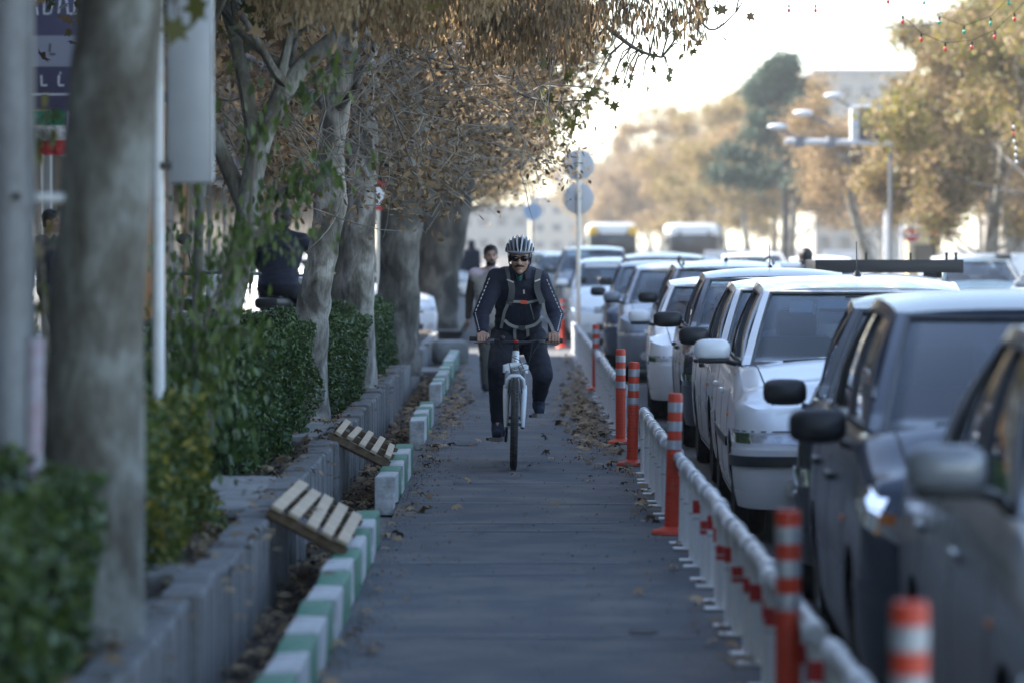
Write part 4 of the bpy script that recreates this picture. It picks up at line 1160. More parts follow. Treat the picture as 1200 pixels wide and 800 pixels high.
# T1: the big pale near trunk
def WP(x, y, Z): return W(x, y, Z)
b = W(104, 770, 12.3)
near_tree = left_tree('big pale plane trunk leaning right, nearest the camera at the left', [(b.x, 12.3, .25), tuple(W(110, 560, 12.3)), tuple(W(113, 400, 12.3)), tuple(W(122, 260, 12.3)), tuple(W(134, 100, 12.3)), tuple(W(145, -40, 12.35)), tuple(W(150, -300, 12.5)), tuple(W(160, -700, 12.8))],
          .158, .130, M_bark_pale, rl(3, 7, .8, 1.0, 1.8, 2.4, .06, .55), 3, 26000, .11, (M_leaf_brown, M_leaf_olive), 2, .03, .38, zmin=3.1, n=40, wob=.02)
for (x_, y_, rz_, lb_) in ((-1.9, 5.0, 2.0, 'unseen plane tree added just left of the camera to cut sky light'), (-2.0, -2.5, 4.0, 'unseen plane tree added behind the camera at the left to cut sky light'), (-2.6, 9.0, 3.1, 'second unseen plane tree added left of the camera beside the sidewalk to cut sky light')):  # out-of-view copies, added so their crowns darken the left foreground
    c = copy_tree(near_tree); c.location = (x_, y_, .25); c.rotation_euler = (0, 0, rz_); c['label'] = lb_
# T2: forked tree behind the near hedge
b = W(258, 440, 23.5)
left_tree('slender forked plane tree behind the leafy sapling', [(b.x, 23.5, .28), tuple(W(262, 400, 23.5)), tuple(W(276, 330, 23.5)), tuple(W(290, 250, 23.5)), tuple(W(305, 170, 23.5)), tuple(W(345, 90, 23.6)), tuple(W(400, 40, 23.8)), tuple(W(452, -10, 24))],
          .085, .05, M_bark_pale, [(.43, (-.45, .1, 1), 1.5, .055), (.55, (-.12, .0, 1), 1.6, .05), (.60, (.3, 0, 1), 1.2, .035)] + rl(5, 4, .7, 1.0, .8, 1.3, .03), 3, 9000, .10, (M_leaf_brown, M_leaf_olive, M_leaf_olive), 7, .02, .30, zmin=2.2, wob=.05)
b = W(228, 420, 20.5)
left_tree('thin grey trunk rising behind the white sign post', [(b.x, 20.6, .28), tuple(W(232, 300, 20.6)), tuple(W(238, 200, 20.6)), tuple(W(247, 60, 20.7)), tuple(W(245, -100, 20.8))], .030, .022, M_bark_grey, rl(6, 4, .6, 1.0, .7, 1.1, .018), 2, 3500, .09, (M_leaf_brown, M_leaf_olive), 8, 0, .25, zmin=2.4, wob=.03)
# T3..T8
b = W(360, 440, 28.3)
left_tree('crooked pale trunk growing from the gap between the two clipped hedges', [(W(366, 470, 28.3).x, 28.3, .28), tuple(W(364, 385, 28.3)), tuple(W(374, 320, 28.3)), tuple(W(386, 250, 28.3)), tuple(W(388, 180, 28.4)), tuple(W(396, 110, 28.5)), tuple(W(404, 40, 28.5)), tuple(W(410, -120, 28.6))],
          .125, .095, M_bark_white, rl(9, 7, .6, 1.0, 1.2, 1.8, .045, .4, (.3, 0)), 3, 16000, .075, (M_leaf_brown, M_leaf_tan, M_leaf_olive), 9, .02, .36, zmin=2.7, wob=.13)
left_tree('smooth whitish trunk just behind the crooked one, at the second hedge', [(W(420, 430, 34).x, 34, .28), tuple(W(419, 360, 34)), tuple(W(421, 290, 34)), tuple(W(425, 220, 34)), tuple(W(428, 140, 34.1)), tuple(W(432, 40, 34.2)), tuple(W(438, -80, 34.3))],
          .155, .10, M_bark_white, rl(10, 7, .6, 1.0, 1.3, 2.0, .05, .4, (.2, 0)), 3, 17000, .078, (M_leaf_brown, M_leaf_tan, M_leaf_olive), 12, .02, .40, zmin=2.65, wob=.05)
left_tree('dark slim trunk between the two pale trunks', [(W(398, 430, 37).x, 37, .28), tuple(W(400, 300, 37)), tuple(W(416, 200, 37)), tuple(W(425, 120, 37)), tuple(W(430, -20, 37))], .13, .09, M_bark_dark, rl(14, 4, .7, 1.0, 1.2, 1.8, .04), 2, 4000, .11, (M_leaf_brown,), 13, 0, .4, zmin=2.7)
left_tree('thick dark rough trunk at the end of the low wall', [(W(466, 425, 43).x, 43, .15), tuple(W(466, 380, 43)), tuple(W(468, 310, 43)), tuple(W(472, 250, 43)), tuple(W(475, 190, 43)), tuple(W(478, 100, 43.2)), tuple(W(482, -20, 43.4))],
          .235, .20, M_bark_grey, rl(11, 8, .6, 1.0, 1.4, 2.3, .07, .35, (.3, 0)), 3, 20000, .085, (M_leaf_brown, M_leaf_tan), 15, .05, .45, zmin=2.75, wob=.06)
left_tree('dark leaning trunk behind the thick rough one', [(W(512, 400, 68).x, 68, .1), tuple(W(514, 350, 68)), tuple(W(520, 300, 68)), tuple(W(532, 240, 68)), tuple(W(540, 190, 68)), tuple(W(550, 100, 68.2))],
          .34, .30, M_bark_dark, rl(12, 8, .6, 1.0, 1.6, 2.5, .08, .3, (.2, 0)), 3, 22000, .11, (M_leaf_brown, M_leaf_tan), 16, .08, .45, zmin=2.9, wob=.05)
left_tree('second dark trunk beside the leaning one', [(W(497, 400, 72).x, 72, .1), tuple(W(498, 320, 72)), tuple(W(500, 240, 72)), tuple(W(498, 160, 72)), tuple(W(496, 60, 72))], .19, .15, M_bark_dark, rl(17, 5, .7, 1.0, 1.4, 2.2, .05), 2, 6000, .12, (M_leaf_brown,), 17, .05, .45, zmin=2.8)
fartr = left_tree('brown leaved tree past the crossing on the left', [(-2.5, 76, .1), (-2.5, 76, 1.5), (-2.55, 76, 3.2), (-2.6, 76, 5)], .22, .16, M_bark_grey, rl(18, 9, .45, 1.0, 1.8, 2.6, .07, .35), 3, 24000, .13, (M_leaf_brown, M_leaf_tan), 19, .06, .5, zmin=2.5)
for i, (x, y_, rz, sc) in enumerate(((-2.6, 90, 1.1, .95), (-2.9, 104, 2.3, .95), (-3.1, 121, 3.3, 1.0), (-3.2, 140, 4.1, 1.0), (-3.5, 165, 5.1, 1.1), (-4.0, 195, .4, 1.1), (-5, 235, 1.9, 1.2), (-4.6, 66.5, 2.9, 1.0))):
    c = copy_tree(fartr); c.location = (x, y_, .1); c.rotation_euler = (0, 0, rz); c.scale = (sc, sc, sc)
    c['label'] = ['second', 'third', 'fourth', 'fifth', 'sixth', 'seventh', 'eighth', 'inner'][i] + ' brown leaved tree past the crossing on the left'

# leafy branches hanging over the lane: individual plane leaves and hanging seed clusters
LM = leaf_mesh('leaf', np.array([[0, 0, 0]]), 1.0, STAR, M_leaf_olive, 'flat')
LMB = leaf_mesh('leaf', np.array([[0, 0, 0]]), 1.0, STAR, M_leaf_brown, 'flat')
def bough(pts, r0, label, leafpx, seeds=0, m=M_twig, lsz=.12, name='overhanging_branch', lmesh=LM, cat='branch'):
    base = Vector(pts[0]); root = empty(name, base, 0, label, cat); mb = MB()
    out = polytube(mb, [Vector(p)-base for p in pts], r0, r0*.25, 8, .05, seeds+3)
    r = random.Random(seeds+5)
    tw = []
    for (x, y, Z) in leafpx:
        q = W(x, y, Z)-base
        s_ = min(out, key=lambda o: (o-q).length + (0 if o.z > q.z-.05 else .1))
        mid = (s_+q)/2 + Vector((0, 0, .06)); mb.tube([s_, mid, q], [.007, .005, .003], 4, cap=False)
        for k in range(1):
            link('leaf', lmesh, root, q + Vector((r.gauss(0, .02), r.gauss(0, .05), -.04)), (r.uniform(.9, 2.0), r.uniform(-.6, .6), r.uniform(0, 6.3))).scale = [lsz*r.uniform(.8, 1.3)]*3
    mb.obj('twigs', m, root, smooth=60)
    return root, out
r = random.Random(41)
edge = [(790, 35, 27), (838, 6, 27), (700, 100, 27), (712, 112, 27), (730, 90, 27), (742, 84, 27), (752, 98, 27), (765, 75, 27), (780, 77, 27), (797, 60, 27), (806, 55, 27), (690, 105, 27), (676, 84, 27), (660, 86, 27), (640, 68, 27), (668, 78, 27), (735, 70, 27), (715, 55, 27), (748, 48, 27), (700, 40, 27), (683, 52, 27), (775, 20, 27), (760, 60, 27), (725, 118, 27), (738, 94, 27), (720, 88, 27), (784, 86, 27)]
bough([tuple(W(520, -150, 27.5)), tuple(W(600, -60, 27.3)), tuple(W(680, 5, 27)), tuple(W(740, 55, 27)), tuple(W(775, 68, 27))], .03, 'dark leaved branch reaching over the lane against the white sky', edge, 1, lsz=.072)
low = [(660, 130, 30), (668, 135, 30), (676, 128, 30), (684, 125, 30), (655, 122, 30), (650, 140, 30), (690, 122, 30), (645, 110, 30), (662, 145, 30), (640, 135, 30), (672, 140, 30), (636, 120, 30), (630, 104, 30), (668, 122, 30), (648, 150, 30), (625, 138, 30)]
bough([tuple(W(500, 20, 31)), tuple(W(560, 70, 30.6)), tuple(W(620, 115, 30.2)), tuple(W(690, 118, 30))], .022, 'lower drooping branch of broad dark leaves left of the sky gap', low, 2, lsz=.085)
bough([tuple(W(700, -60, 27)), tuple(W(790, -20, 27)), tuple(W(830, 35, 27)), tuple(W(862, 15, 27))], .014, 'upper bare twig with a few hanging leaves at the top centre', [(835, 2, 27), (845, 5, 27), (868, 6, 27), (876, 14, 27), (851, 40, 27), (822, 45, 27), (820, 30, 27), (812, 38, 27), (826, 18, 27)], 3, lsz=.07, lmesh=LMB)
bough([tuple(W(120, -60, 13.4)), tuple(W(170, -25, 13.4)), tuple(W(205, 5, 13.4))], .012, 'single large olive leaf hanging at the corner of the blank signboard', [(208, 22, 13.4), (222, -4, 13.4), (186, -6, 13.4)], 4, lsz=.105)

# curtains of hanging brown seed clusters along the top edge
def seeds_cluster(name, label, centres, n, sz, m, spread=(.10, .10, .16), shape=STRIP, mode='hang'):
    base = Vector(centres[0]); root = empty(name, base, 0, label, 'foliage', 'hanging dry foliage under the left crowns')
    C_ = np.array([tuple(Vector(c)-base) for c in centres]); idx = NR.integers(0, len(C_), n)
    P = C_[idx] + NR.normal(size=(n, 3))*np.array(spread)
    tag(link('dry_leaves', leaf_mesh('dry_leaves', P, NR.uniform(.6, 1.2, n)*sz, shape, m, mode), root), kind='stuff')
    mb = MB()
    for c in C_:
        c = Vector(c); mb.tube([c + Vector((R.uniform(-.3, -.1), R.uniform(-.2, .2), .45)), c + Vector((-.05, 0, .2)), c], [.010, .006, .003], 4, cap=False)
    mb.obj('twigs', M_twig, root)
def rowpx(x0, x1, n, ya, yb, Za, Zb, seed):
    g = random.Random(seed); return [tuple(W(lerp(x0, x1, (i+g.random())/n), g.uniform(ya, yb), g.uniform(Za, Zb))) for i in range(n)]
seeds_cluster('hanging_foliage', 'sun caught tan leaf bunches hanging at the top, left of centre', rowpx(425, 600, 60, -40, 32, 22, 26, 1), 4600, .06, M_leaf_tan, (.045, .05, .075))
seeds_cluster('hanging_foliage', 'dense brown leaf bunches hanging at the top centre', rowpx(560, 690, 80, -40, 62, 23, 28, 2), 6500, .06, M_leaf_brown, (.045, .05, .075))
seeds_cluster('hanging_foliage', 'brown bunch of dry leaves touching the sky at the top right of the crown', rowpx(700, 825, 26, -40, 30, 24, 27, 3), 1500, .06, M_leaf_brown, (.045, .05, .075))
seeds_cluster('hanging_foliage', 'pale dry bunches above the forked tree', rowpx(300, 420, 30, -40, 14, 20, 24, 4), 2300, .06, M_leaf_tan, (.045, .05, .075))
seeds_cluster('hanging_foliage', 'dull brown bunches in front of the crooked trunk', rowpx(250, 560, 50, 40, 230, 26, 34, 5), 3000, .06, M_leaf_brown, (.14, .2, .14), OVAL, 'any')
seeds_cluster('hanging_foliage', 'mid brown bunches filling the crown above the walker', rowpx(440, 650, 60, 30, 190, 30, 42, 6), 6000, .06, M_leaf_brown, (.18, .3, .18), OVAL, 'any')
seeds_cluster('hanging_foliage', 'yellowish bunches lit between the far trunks', rowpx(470, 650, 40, 90, 215, 44, 60, 7), 4200, .075, M_leaf_tan, (.24, .4, .20), OVAL, 'any')

twig_spray('bare grey twigs crossing in front of the middle trunks', [tuple(W(x, y, Z)) for x, y, Z in ((450, 150, 30), (500, 170, 31), (540, 140, 32), (470, 200, 33), (420, 120, 29), (590, 120, 31), (560, 180, 34))], 70, 61)
twig_spray('bare twigs among the brown leaves near the sky edge', [tuple(W(x, y, Z)) for x, y, Z in ((560, 60, 27), (580, 80, 28), (540, 100, 28), (600, 30, 27), (520, 60, 27))], 34, 62)
twig_spray('bare twigs around the forked trunk', [tuple(W(x, y, Z)) for x, y, Z in ((330, 150, 25), (350, 200, 26), (300, 120, 24), (380, 90, 25))], 34, 63)
# leafy sapling in front of the forked tree
def sapling(name, label, stems, n, sz, m, sig, cat='sapling'):
    base = Vector(stems[0][0]); base.z = .28; root = empty(name, base, 0, label, cat); mb = MB(); pts = []
    for st in stems:
        o = polytube(mb, [Vector(p)-base for p in st], .012, .004, 6, .03, int(abs(st[0][0])*100)); pts += o[3:]
        for k in range(9):
            p = R.choice(o[4:]); q = p + Vector((R.gauss(0, .16), R.gauss(0, .15), R.uniform(-.12, .16))); mb.tube([p, (p+q)/2+Vector((0, 0, .03)), q], [.004, .003, .002], 4, cap=False); pts += [(p+q)/2, q, q]
    mb.obj('stems', M_twig, root)
    P = cloud(pts, n, sig, squash=1.0); link('foliage', leaf_mesh('foliage', P, NR.uniform(.6, 1.25, n)*sz, OVAL, m, 'hang'), root)
sapling('leafy_sapling', 'tall green sapling with drooping leaves left of the crooked trunk', [
    [tuple(W(215, 520, 18)), tuple(W(212, 400, 18)), tuple(W(216, 300, 18)), tuple(W(222, 200, 18))],
    [tuple(W(235, 520, 18.3)), tuple(W(250, 420, 18.3)), tuple(W(262, 320, 18.3)), tuple(W(300, 260, 18.3)), tuple(W(350, 300, 18.3))],
    [tuple(W(225, 520, 17.8)), tuple(W(240, 380, 17.8)), tuple(W(280, 300, 17.8)), tuple(W(330, 250, 17.8))],
    [tuple(W(200, 520, 17.5)), tuple(W(195, 420, 17.5)), tuple(W(205, 330, 17.5))],
    [tuple(W(250, 520, 17.6)), tuple(W(245, 460, 17.6)), tuple(W(260, 400, 17.6)), tuple(W(300, 390, 17.6))]], 1000, .052, M_leaf_green, .055)
sapling('leafy_sapling', 'spray of bright green leaves climbing beside the dark forked branch', [
    [tuple(W(290, 300, 20)), tuple(W(300, 180, 20)), tuple(W(325, 130, 20)), tuple(W(375, 90, 20))],
    [tuple(W(300, 290, 20)), tuple(W(320, 230, 20)), tuple(W(360, 210, 20)), tuple(W(385, 200, 20))]], 300, .065, M_leaf_green, .05)
sapling('leafy_sapling', 'sprig of pale green leaves between the pole and the big trunk', [
    [tuple(W(55, 520, 13.5)), tuple(W(40, 380, 13.5)), tuple(W(38, 280, 13.5)), tuple(W(50, 340, 13.5))],
    [tuple(W(60, 520, 13.5)), tuple(W(48, 300, 13.5)), tuple(W(40, 160, 13.5)), tuple(W(60, 170, 13.5))]], 90, .06, M_leaf_olive, .04)

# hedges
def hedge(label, x0, x1, y0, y1, z0, z1, n, sz, m=M_leaf_hedge, round_=.12, m2=None):
    root = empty('hedge', ((x0+x1)/2, y0, z0), 0, label, 'hedge', 'hedges in the planting strip'); cx = (x0+x1)/2
    L_ = y1-y0; w = x1-x0; h = z1-z0
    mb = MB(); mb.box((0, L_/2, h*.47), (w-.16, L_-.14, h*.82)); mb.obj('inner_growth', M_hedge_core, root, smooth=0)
    # points on the faces of the box with lumpy relief
    areas = np.array([w*L_, h*L_, h*w*1.0]); areas /= areas.sum(); P = []
    f = NR.choice(3, n, p=areas); u = NR.random(n); v = NR.random(n)
    X = np.where(f == 0, (u-.5)*w, np.where(f == 1, w/2, (u-.5)*w)); Y = np.where(f == 2, 0, v*L_); Y = np.where(f == 2, 0, Y)
    Zz = np.where(f == 0, h, np.where(f == 1, u*h, v*h))
    lump = .05*np.sin(X*9+Y*5)+.045*np.sin(Y*3.1+Zz*7)+.03*np.sin(Y*11+X*4+Zz*13); dep = np.abs(NR.normal(size=n))*.045
    X = np.where(f == 1, X+lump-dep, X); Zz = np.where(f == 0, Zz+lump-dep, Zz); Y = np.where(f == 2, Y-lump+dep, Y)
    k = (f == 0) & (X > w/2-round_); Zz = np.where(k, Zz-(X-(w/2-round_))*.6, Zz)
    P = np.stack([X, Y, Zz], 1)
    if m2 is None: parts = [(P, m)]
    else: s_ = NR.random(n) < .35; parts = [(P[~s_], m), (P[s_], m2)]
    for Q, mm in parts: tag(link('foliage', leaf_mesh('foliage', Q, NR.uniform(.6, 1.25, len(Q))*sz, OVAL, mm), root), kind='stuff')
    st = MB()
    for i in range(int(L_*3)):
        p = Vector((w/2-.10-R.random()*.1, R.random()*L_, 0)); st.tube([p, p+Vector((R.gauss(0, .05), R.gauss(0, .05), .35))], [.012, .006], 5, cap=False)
    st.obj('stems', M_twig, root)
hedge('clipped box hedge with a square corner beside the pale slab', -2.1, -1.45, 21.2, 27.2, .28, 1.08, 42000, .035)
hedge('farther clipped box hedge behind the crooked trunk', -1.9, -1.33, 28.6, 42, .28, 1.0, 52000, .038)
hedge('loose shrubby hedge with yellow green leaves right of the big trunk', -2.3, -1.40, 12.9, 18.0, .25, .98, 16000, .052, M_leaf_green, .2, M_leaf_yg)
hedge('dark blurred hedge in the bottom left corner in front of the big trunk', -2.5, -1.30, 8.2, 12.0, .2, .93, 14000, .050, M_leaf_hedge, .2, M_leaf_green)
sapling('leafy_shrub', 'bushy dark green shrub between the near hedge and the clipped hedge', [
    [(-1.65, 18.6, .3), (-1.62, 18.6, .8), (-1.55, 18.5, .95)], [(-1.8, 18.9, .3), (-1.85, 18.9, .9), (-1.9, 18.9, 1.05)],
    [(-1.55, 18.0, .3), (-1.5, 17.9, .7), (-1.45, 17.8, .95)], [(-1.75, 17.6, .3), (-1.8, 17.5, .9), (-1.75, 17.4, .95)],
    [(-1.6, 16.8, .3), (-1.6, 16.7, .8), (-1.55, 16.7, .85)], [(-2.0, 17.2, .3), (-2.05, 17.2, .9), (-2.1, 17.2, 1.0)]], 4200, .055, M_leaf_hedge, .10, 'shrub')

# ------------------------------------------------------------------ right side and far trees
GR = 'autumn street trees along the right pavement and beyond'
def street_tree(label, X, Z, h, cr, leaves, lsize, mats, seed, m=M_bark_grey, lean=0.0, trunk_h=.36, r0=.24, zb=.1, group=GR, depth=3, shape=QUAD, low=.30):
    root = empty('street_tree', (X, Z, zb), 0, label, 'tree', group); rng = random.Random(seed); mb = MB()
    th = h*trunk_h
    P = [Vector((0, 0, 0)), Vector((lean*.3, 0, th*.4)), Vector((lean*.8, .1, th)), Vector((lean*1.1, .1, th*1.6)), Vector((lean, 0, h*.8))]
    out = polytube(mb, P, r0, r0*.25, 10, .08, seed, .06); mb.obj('trunk', m, root, smooth=60)
    lb = MB(); tips = []
    nl = 11
    for i in range(nl):
        a = 2*PI*i/nl*2.4 + rng.uniform(-.3, .3); t = rng.uniform(low, .98); p = out[int(t*(len(out)-1))]
        el = rng.uniform(-.25, .9)
        grow(lb, p.copy(), Vector((math.cos(a), math.sin(a), el)).normalized(), cr*rng.uniform(.5, .75), .05, depth, tips, rng, up=.10, spread=.6, n=5)
    lb.obj('branches', m, root, smooth=60)
    # patchy clusters: some tips carry many leaves, some none
    tips = [t for t in tips if t.z > 1.9]
    for i, lm in enumerate(mats):
        sub = rng.sample(tips, max(4, int(len(tips)*.7)))
        Pn = cloud(sub, leaves//len(mats), .30); link('crown', leaf_mesh('crown', Pn, NR.uniform(.5, 1.2, len(Pn))*lsize, shape, lm), root)
    return root
street_tree('large tree at the right with brown leaves and a leaning trunk', 13.5, 110, 10.6, 3.6, 80000, .16, (M_leaf_tan, M_leaf_tan, M_leaf_brown, M_leaf_yg), 31, M_bark_pale, .5, .26, .22, low=.22)
street_tree('yellow green crown cut by the right edge of the picture', 14.3, 100, 10, 4.2, 80000, .15, (M_leaf_tan, M_leaf_yg, M_leaf_yg, M_leaf_brown), 32, M_bark_grey, -.3, .28, .2, low=.22)
street_tree('brown tree behind the big one at the right edge', 15.2, 122, 12.5, 4.0, 60000, .18, (M_leaf_tan, M_leaf_brown), 33, M_bark_grey, .2)
street_tree('pale forked trunk with thin brown foliage left of the tall white post', 13.4, 142, 6.4, 2.7, 20000, .17, (M_leaf_tan, M_leaf_tan), 34, M_bark_pale, -.9, .4, .26)
t1 = street_tree('thin bare brown tree behind the lamp gantry', 15.2, 158, 6.6, 3.2, 30000, .17, (M_leaf_tan, M_leaf_brown), 35, M_bark_pale, .3)
t2 = street_tree('yellowing tree behind the white bus', 13.3, 215, 6.8, 4.0, 38000, .18, (M_leaf_yg, M_leaf_tan, M_leaf_tan), 36, M_bark_pale, -.3)
t3 = street_tree('tall bare tan tree behind the pine', 14.5, 200, 8.6, 4.4, 42000, .19, (M_leaf_tan, M_leaf_tan), 37, M_bark_grey, .2)
k = 0
ORD = ['first', 'second', 'third', 'fourth', 'fifth', 'sixth', 'seventh', 'eighth', 'ninth', 'tenth', 'eleventh', 'twelfth', 'thirteenth', 'fourteenth', 'fifteenth', 'sixteenth', 'seventeenth', 'eighteenth']
for (X, Z, s_, src) in ((15.5, 228, 1.05, t3), (13.0, 240, 1.0, t2), (14.5, 262, 1.15, t1), (12.6, 285, 1.1, t3), (15, 300, 1.15, t3), (12.4, 320, 1.2, t1), (12.8, 355, 1.15, t3), (11.6, 395, 1.25, t1), (11.8, 440, 1.2, t3), (10.8, 480, 1.2, t2), (17.5, 330, 1.3, t3), (19, 180, 1.0, t1), (18.5, 140, .9, t3), (10.4, 530, 1.2, t3), (19.5, 150, 1.0, t2), (20, 205, 1.1, t1)):
    c = copy_tree(src); c.location = (X, Z, .1); c.rotation_euler = (0, 0, k*1.3+.5); c.scale = (s_, s_, s_)
    c['label'] = ORD[k] + ' of the hazy brown trees receding down the right side of the street'; k += 1
# pine
root = empty('pine_tree', (13.3, 188, .1), 0, 'dark green pine standing above the brown trees', 'tree', GR)
mb = MB(); polytube(mb, [(0, 0, 0), (.1, 0, 4), (0, 0, 8), (.1, 0, 10.4)], .25, .05, 8, .05, 3); mb.obj('trunk', M_bark_dark, root)
tips = []; lb = MB()
for i in range(34):
    z = R.uniform(3.2, 10.3); a = R.uniform(0, 2*PI); L_ = (1-(z-3.2)/8.6)*3.0*R.uniform(.6, 1.1)+.35
    q = Vector((math.cos(a)*L_, math.sin(a)*L_, z+L_*.22)); lb.tube([(0, 0, z), q], [.05, .015], 5, cap=False)
    for t in (.5, .75, .95, 1.0): tips.append(Vector((0, 0, z)).lerp(q, t))
lb.obj('branches', M_bark_dark, root); Pn = cloud(tips, 48000, .34, squash=.7)
link('crown', leaf_mesh('crown', Pn, NR.uniform(.6, 1.2, len(Pn))*.22, QUAD, M_pine), root)

# ------------------------------------------------------------------ street furniture in the distance
Zg = 104
def D(x, y, Z=Zg): return W(x, y, Z)
g0 = D(1043, 300); root = empty('lamp_gantry', (g0.x, Zg, 0), 0, 'white horizontal gantry beam with lamp arms and a framed box', 'gantry')
lo = lambda p: Vector(p) - Vector((g0.x, Zg, 0))
MB().tube([(0, 0, 0), (0, 0, lo(D(1043, 160)).z)], .055, 10).obj('post', M_galv, root)
MB().tube([lo(D(920, 166)), lo(D(1045, 168))], .085, 10).obj('beam', M_white, root)
for (a, b) in (((906, 149), (942, 165)), ((936, 133), (976, 148)), ((972, 113), (1002, 128))):
    ar = MB().tube([lo(D(*b)), lo(D(*a))], .035, 8).obj('lamp_arm', M_galv, root)
    pa = lo(D(*a)); MB().ball(pa + Vector((.12, 0, 0)), (.28, .14, .09), 12).obj('lamp_head', M_white, root)
for x in (937, 974): MB().tube([lo(D(x, 160)), lo(D(x, 173))], .14, 10).obj('clamp', M_galv, root)
bx = MB(); c0 = lo(D(1017, 146)); bx.box(c0 + Vector((0, .1, 0)), (.95, .3, 1.02), bev=.05); fo = bx.obj('frame', M_white, root)
MB().box(c0 + Vector((.08, -.08, 0)), (.66, .06, .84)).obj('panel', M_dsteel, fo)
root = empty('tall_post', (D(1038, 300, 125).x, 125, 0), 0, 'tall slim white post among the pale trees', 'pole')
MB().tube([(0, 0, 0), (0, 0, D(1038, 205, 125).z)], .075, 10).obj('shaft', M_white, root); MB().ball((-.12, 0, D(1036, 239, 125).z), (.16, .1, .08), 10).obj('lamp_head', M_white, root)
q = D(1057, 300, 112); root = empty('short_post', (q.x, 112, 0), 0, 'short white post left of the no entry sign', 'pole'); MB().tube([(0, 0, 0), (0, 0, D(1057, 259, 112).z)], .06, 10).obj('shaft', M_white, root)
q = D(1068, 276, 112); root = empty('no_entry_sign', (q.x, 112, 0), 0, 'round red no entry sign with a white bar', 'road sign')
MB().tube([(0, 0, 0), (0, 0, q.z+.2)], .03, 8).obj('post', M_steel, root)
Mx = Matrix.Rotation(PI/2, 3, 'X')
MB().lathe([(.001, 0), (.20, 0), (.20, .02), (.001, .02)], 24, Mx).obj('disc', MATS['sign_red'], root, loc=(0, -.04, q.z)); MB().box((0, -.075, q.z), (.30, .02, .07)).obj('white_bar', M_white, root)
MB().lathe([(.20, 0), (.23, 0), (.23, .018), (.20, .018)], 24, Mx).obj('white_rim', M_white, root, loc=(0, -.04, q.z))
q = D(1096, 274, 112); root = empty('traffic_light', (q.x, 112, 0), 0, 'black traffic light showing red beside the no entry sign', 'traffic light')
MB().tube([(0, 0, 0), (0, 0, q.z+.4)], .04, 8).obj('post', M_black, root); MB().box((0, 0, q.z), (.34, .2, .75), bev=.04).obj('housing', M_black, root)
MB().ball((-.04, -.12, q.z+.14), (.12, .04, .12), 14).obj('red_lamp', mat('lamp_red', (.6, .02, .03), .4, emis=((1, .03, .05), .8)), root)
for dz in (-.06, -.26): MB().ball((-.04, -.10, q.z+dz), (.09, .03, .09), 12).obj('dark_lamp', M_ink, root)
q = D(1081, 280, 130); root = empty('kiosk', (q.x, 130, 0), 0, 'small yellowish kiosk behind the traffic light', 'kiosk')
MB().box((0, 0, 1.1), (1.1, 1.2, 2.2)).obj('wall', mat('kiosk_yellow', (.50, .40, .22), .7), root, smooth=0); MB().box((0, 0, 2.25), (1.3, 1.4, .1)).obj('roof', M_white, root, smooth=0); MB().box((0, -.61, 1.3), (.7, .03, .7)).obj('window', M_dark_win, root, smooth=0)
for i, xp in enumerate((845, 872, 985, 1155, 1195)):
    q = D(xp, 300, 96 if xp > 1100 else 150); root = empty('roadside_board', (q.x, q.y, 0), 0, ['leftmost', 'second', 'third', 'fourth', 'rightmost'][i] + ' pale white board standing on the right pavement below the trees', 'board', 'pale boards on the right pavement')
    MB().box((0, 0, .9), (1.3, .06, 1.0), bev=.02).obj('panel', M_white, root)
    for sx in (-.5, .5): MB().box((sx, 0, .25), (.06, .05, .5)).obj('leg', M_dsteel, root)

# light strings over the road
M_bred = mat('bulb_red', (.65, .05, .04), .25); M_bgreen = mat('bulb_green', (.03, .35, .22), .25); M_bclear = mat('bulb_white', (.75, .76, .75), .3)
def string(pts, bulbs, label, Z, hanging=True):
    base = W(*pts[0], Z); root = empty('light_string', base, 0, label, 'light string', 'strings of coloured bulbs over the road')
    mb = MB(); P = [W(x, y, Z)-base for x, y in pts]; mb.tube(P, .003, 5); mb.obj('cable', M_black, root)
    for (x, y, c) in bulbs:
        p = W(x, y, Z)-base
        bl = MB().ball(p - Vector((0, 0, .010)), (.016, .016, .022), 10).obj('bulb', c, root)
        MB().tube([p + Vector((0, 0, .015)), p + Vector((0, 0, .045))], .011, 8).obj('socket', M_black, bl)
string([(600, -60), (760, -14), (924, 4), (955, 5), (1040, -6), (1120, -30)], [(924, 12, M_bred), (955, 12, M_bred), (1040, 2, M_bred)], 'bulb string crossing the sky at the top with two red bulbs', 36)
string([(1040, -10), (1057, 19), (1079, 40), (1107, 51), (1138, 48), (1165, 36), (1187, 16), (1210, -8)], [(1057, 25, M_bred), (1079, 46, M_bred), (1107, 57, M_bred), (1138, 55, M_bred), (1165, 43, M_bred), (1188, 22, M_bred)], 'sagging string of red bulbs before the right tree', 36)
string([(1060, -25), (1082, -2), (1100, 20), (1129, 31), (1160, 20), (1181, -2), (1200, -22)], [(1082, 3, M_bgreen), (1100, 26, M_bgreen), (1129, 37, M_bgreen), (1160, 27, M_bgreen), (1181, 3, M_bgreen)], 'sagging string of green bulbs before the right tree', 36.6)
string([(1180, 130), (1187, 150), (1190, 170), (1191, 190)], [(1187, 148, M_bclear), (1188, 165, M_bclear), (1190, 173, M_bclear), (1190, 181, M_bclear), (1191, 189, M_bclear), (1187, 156, M_bred)], 'short drop of pale bulbs at the right edge', 45)
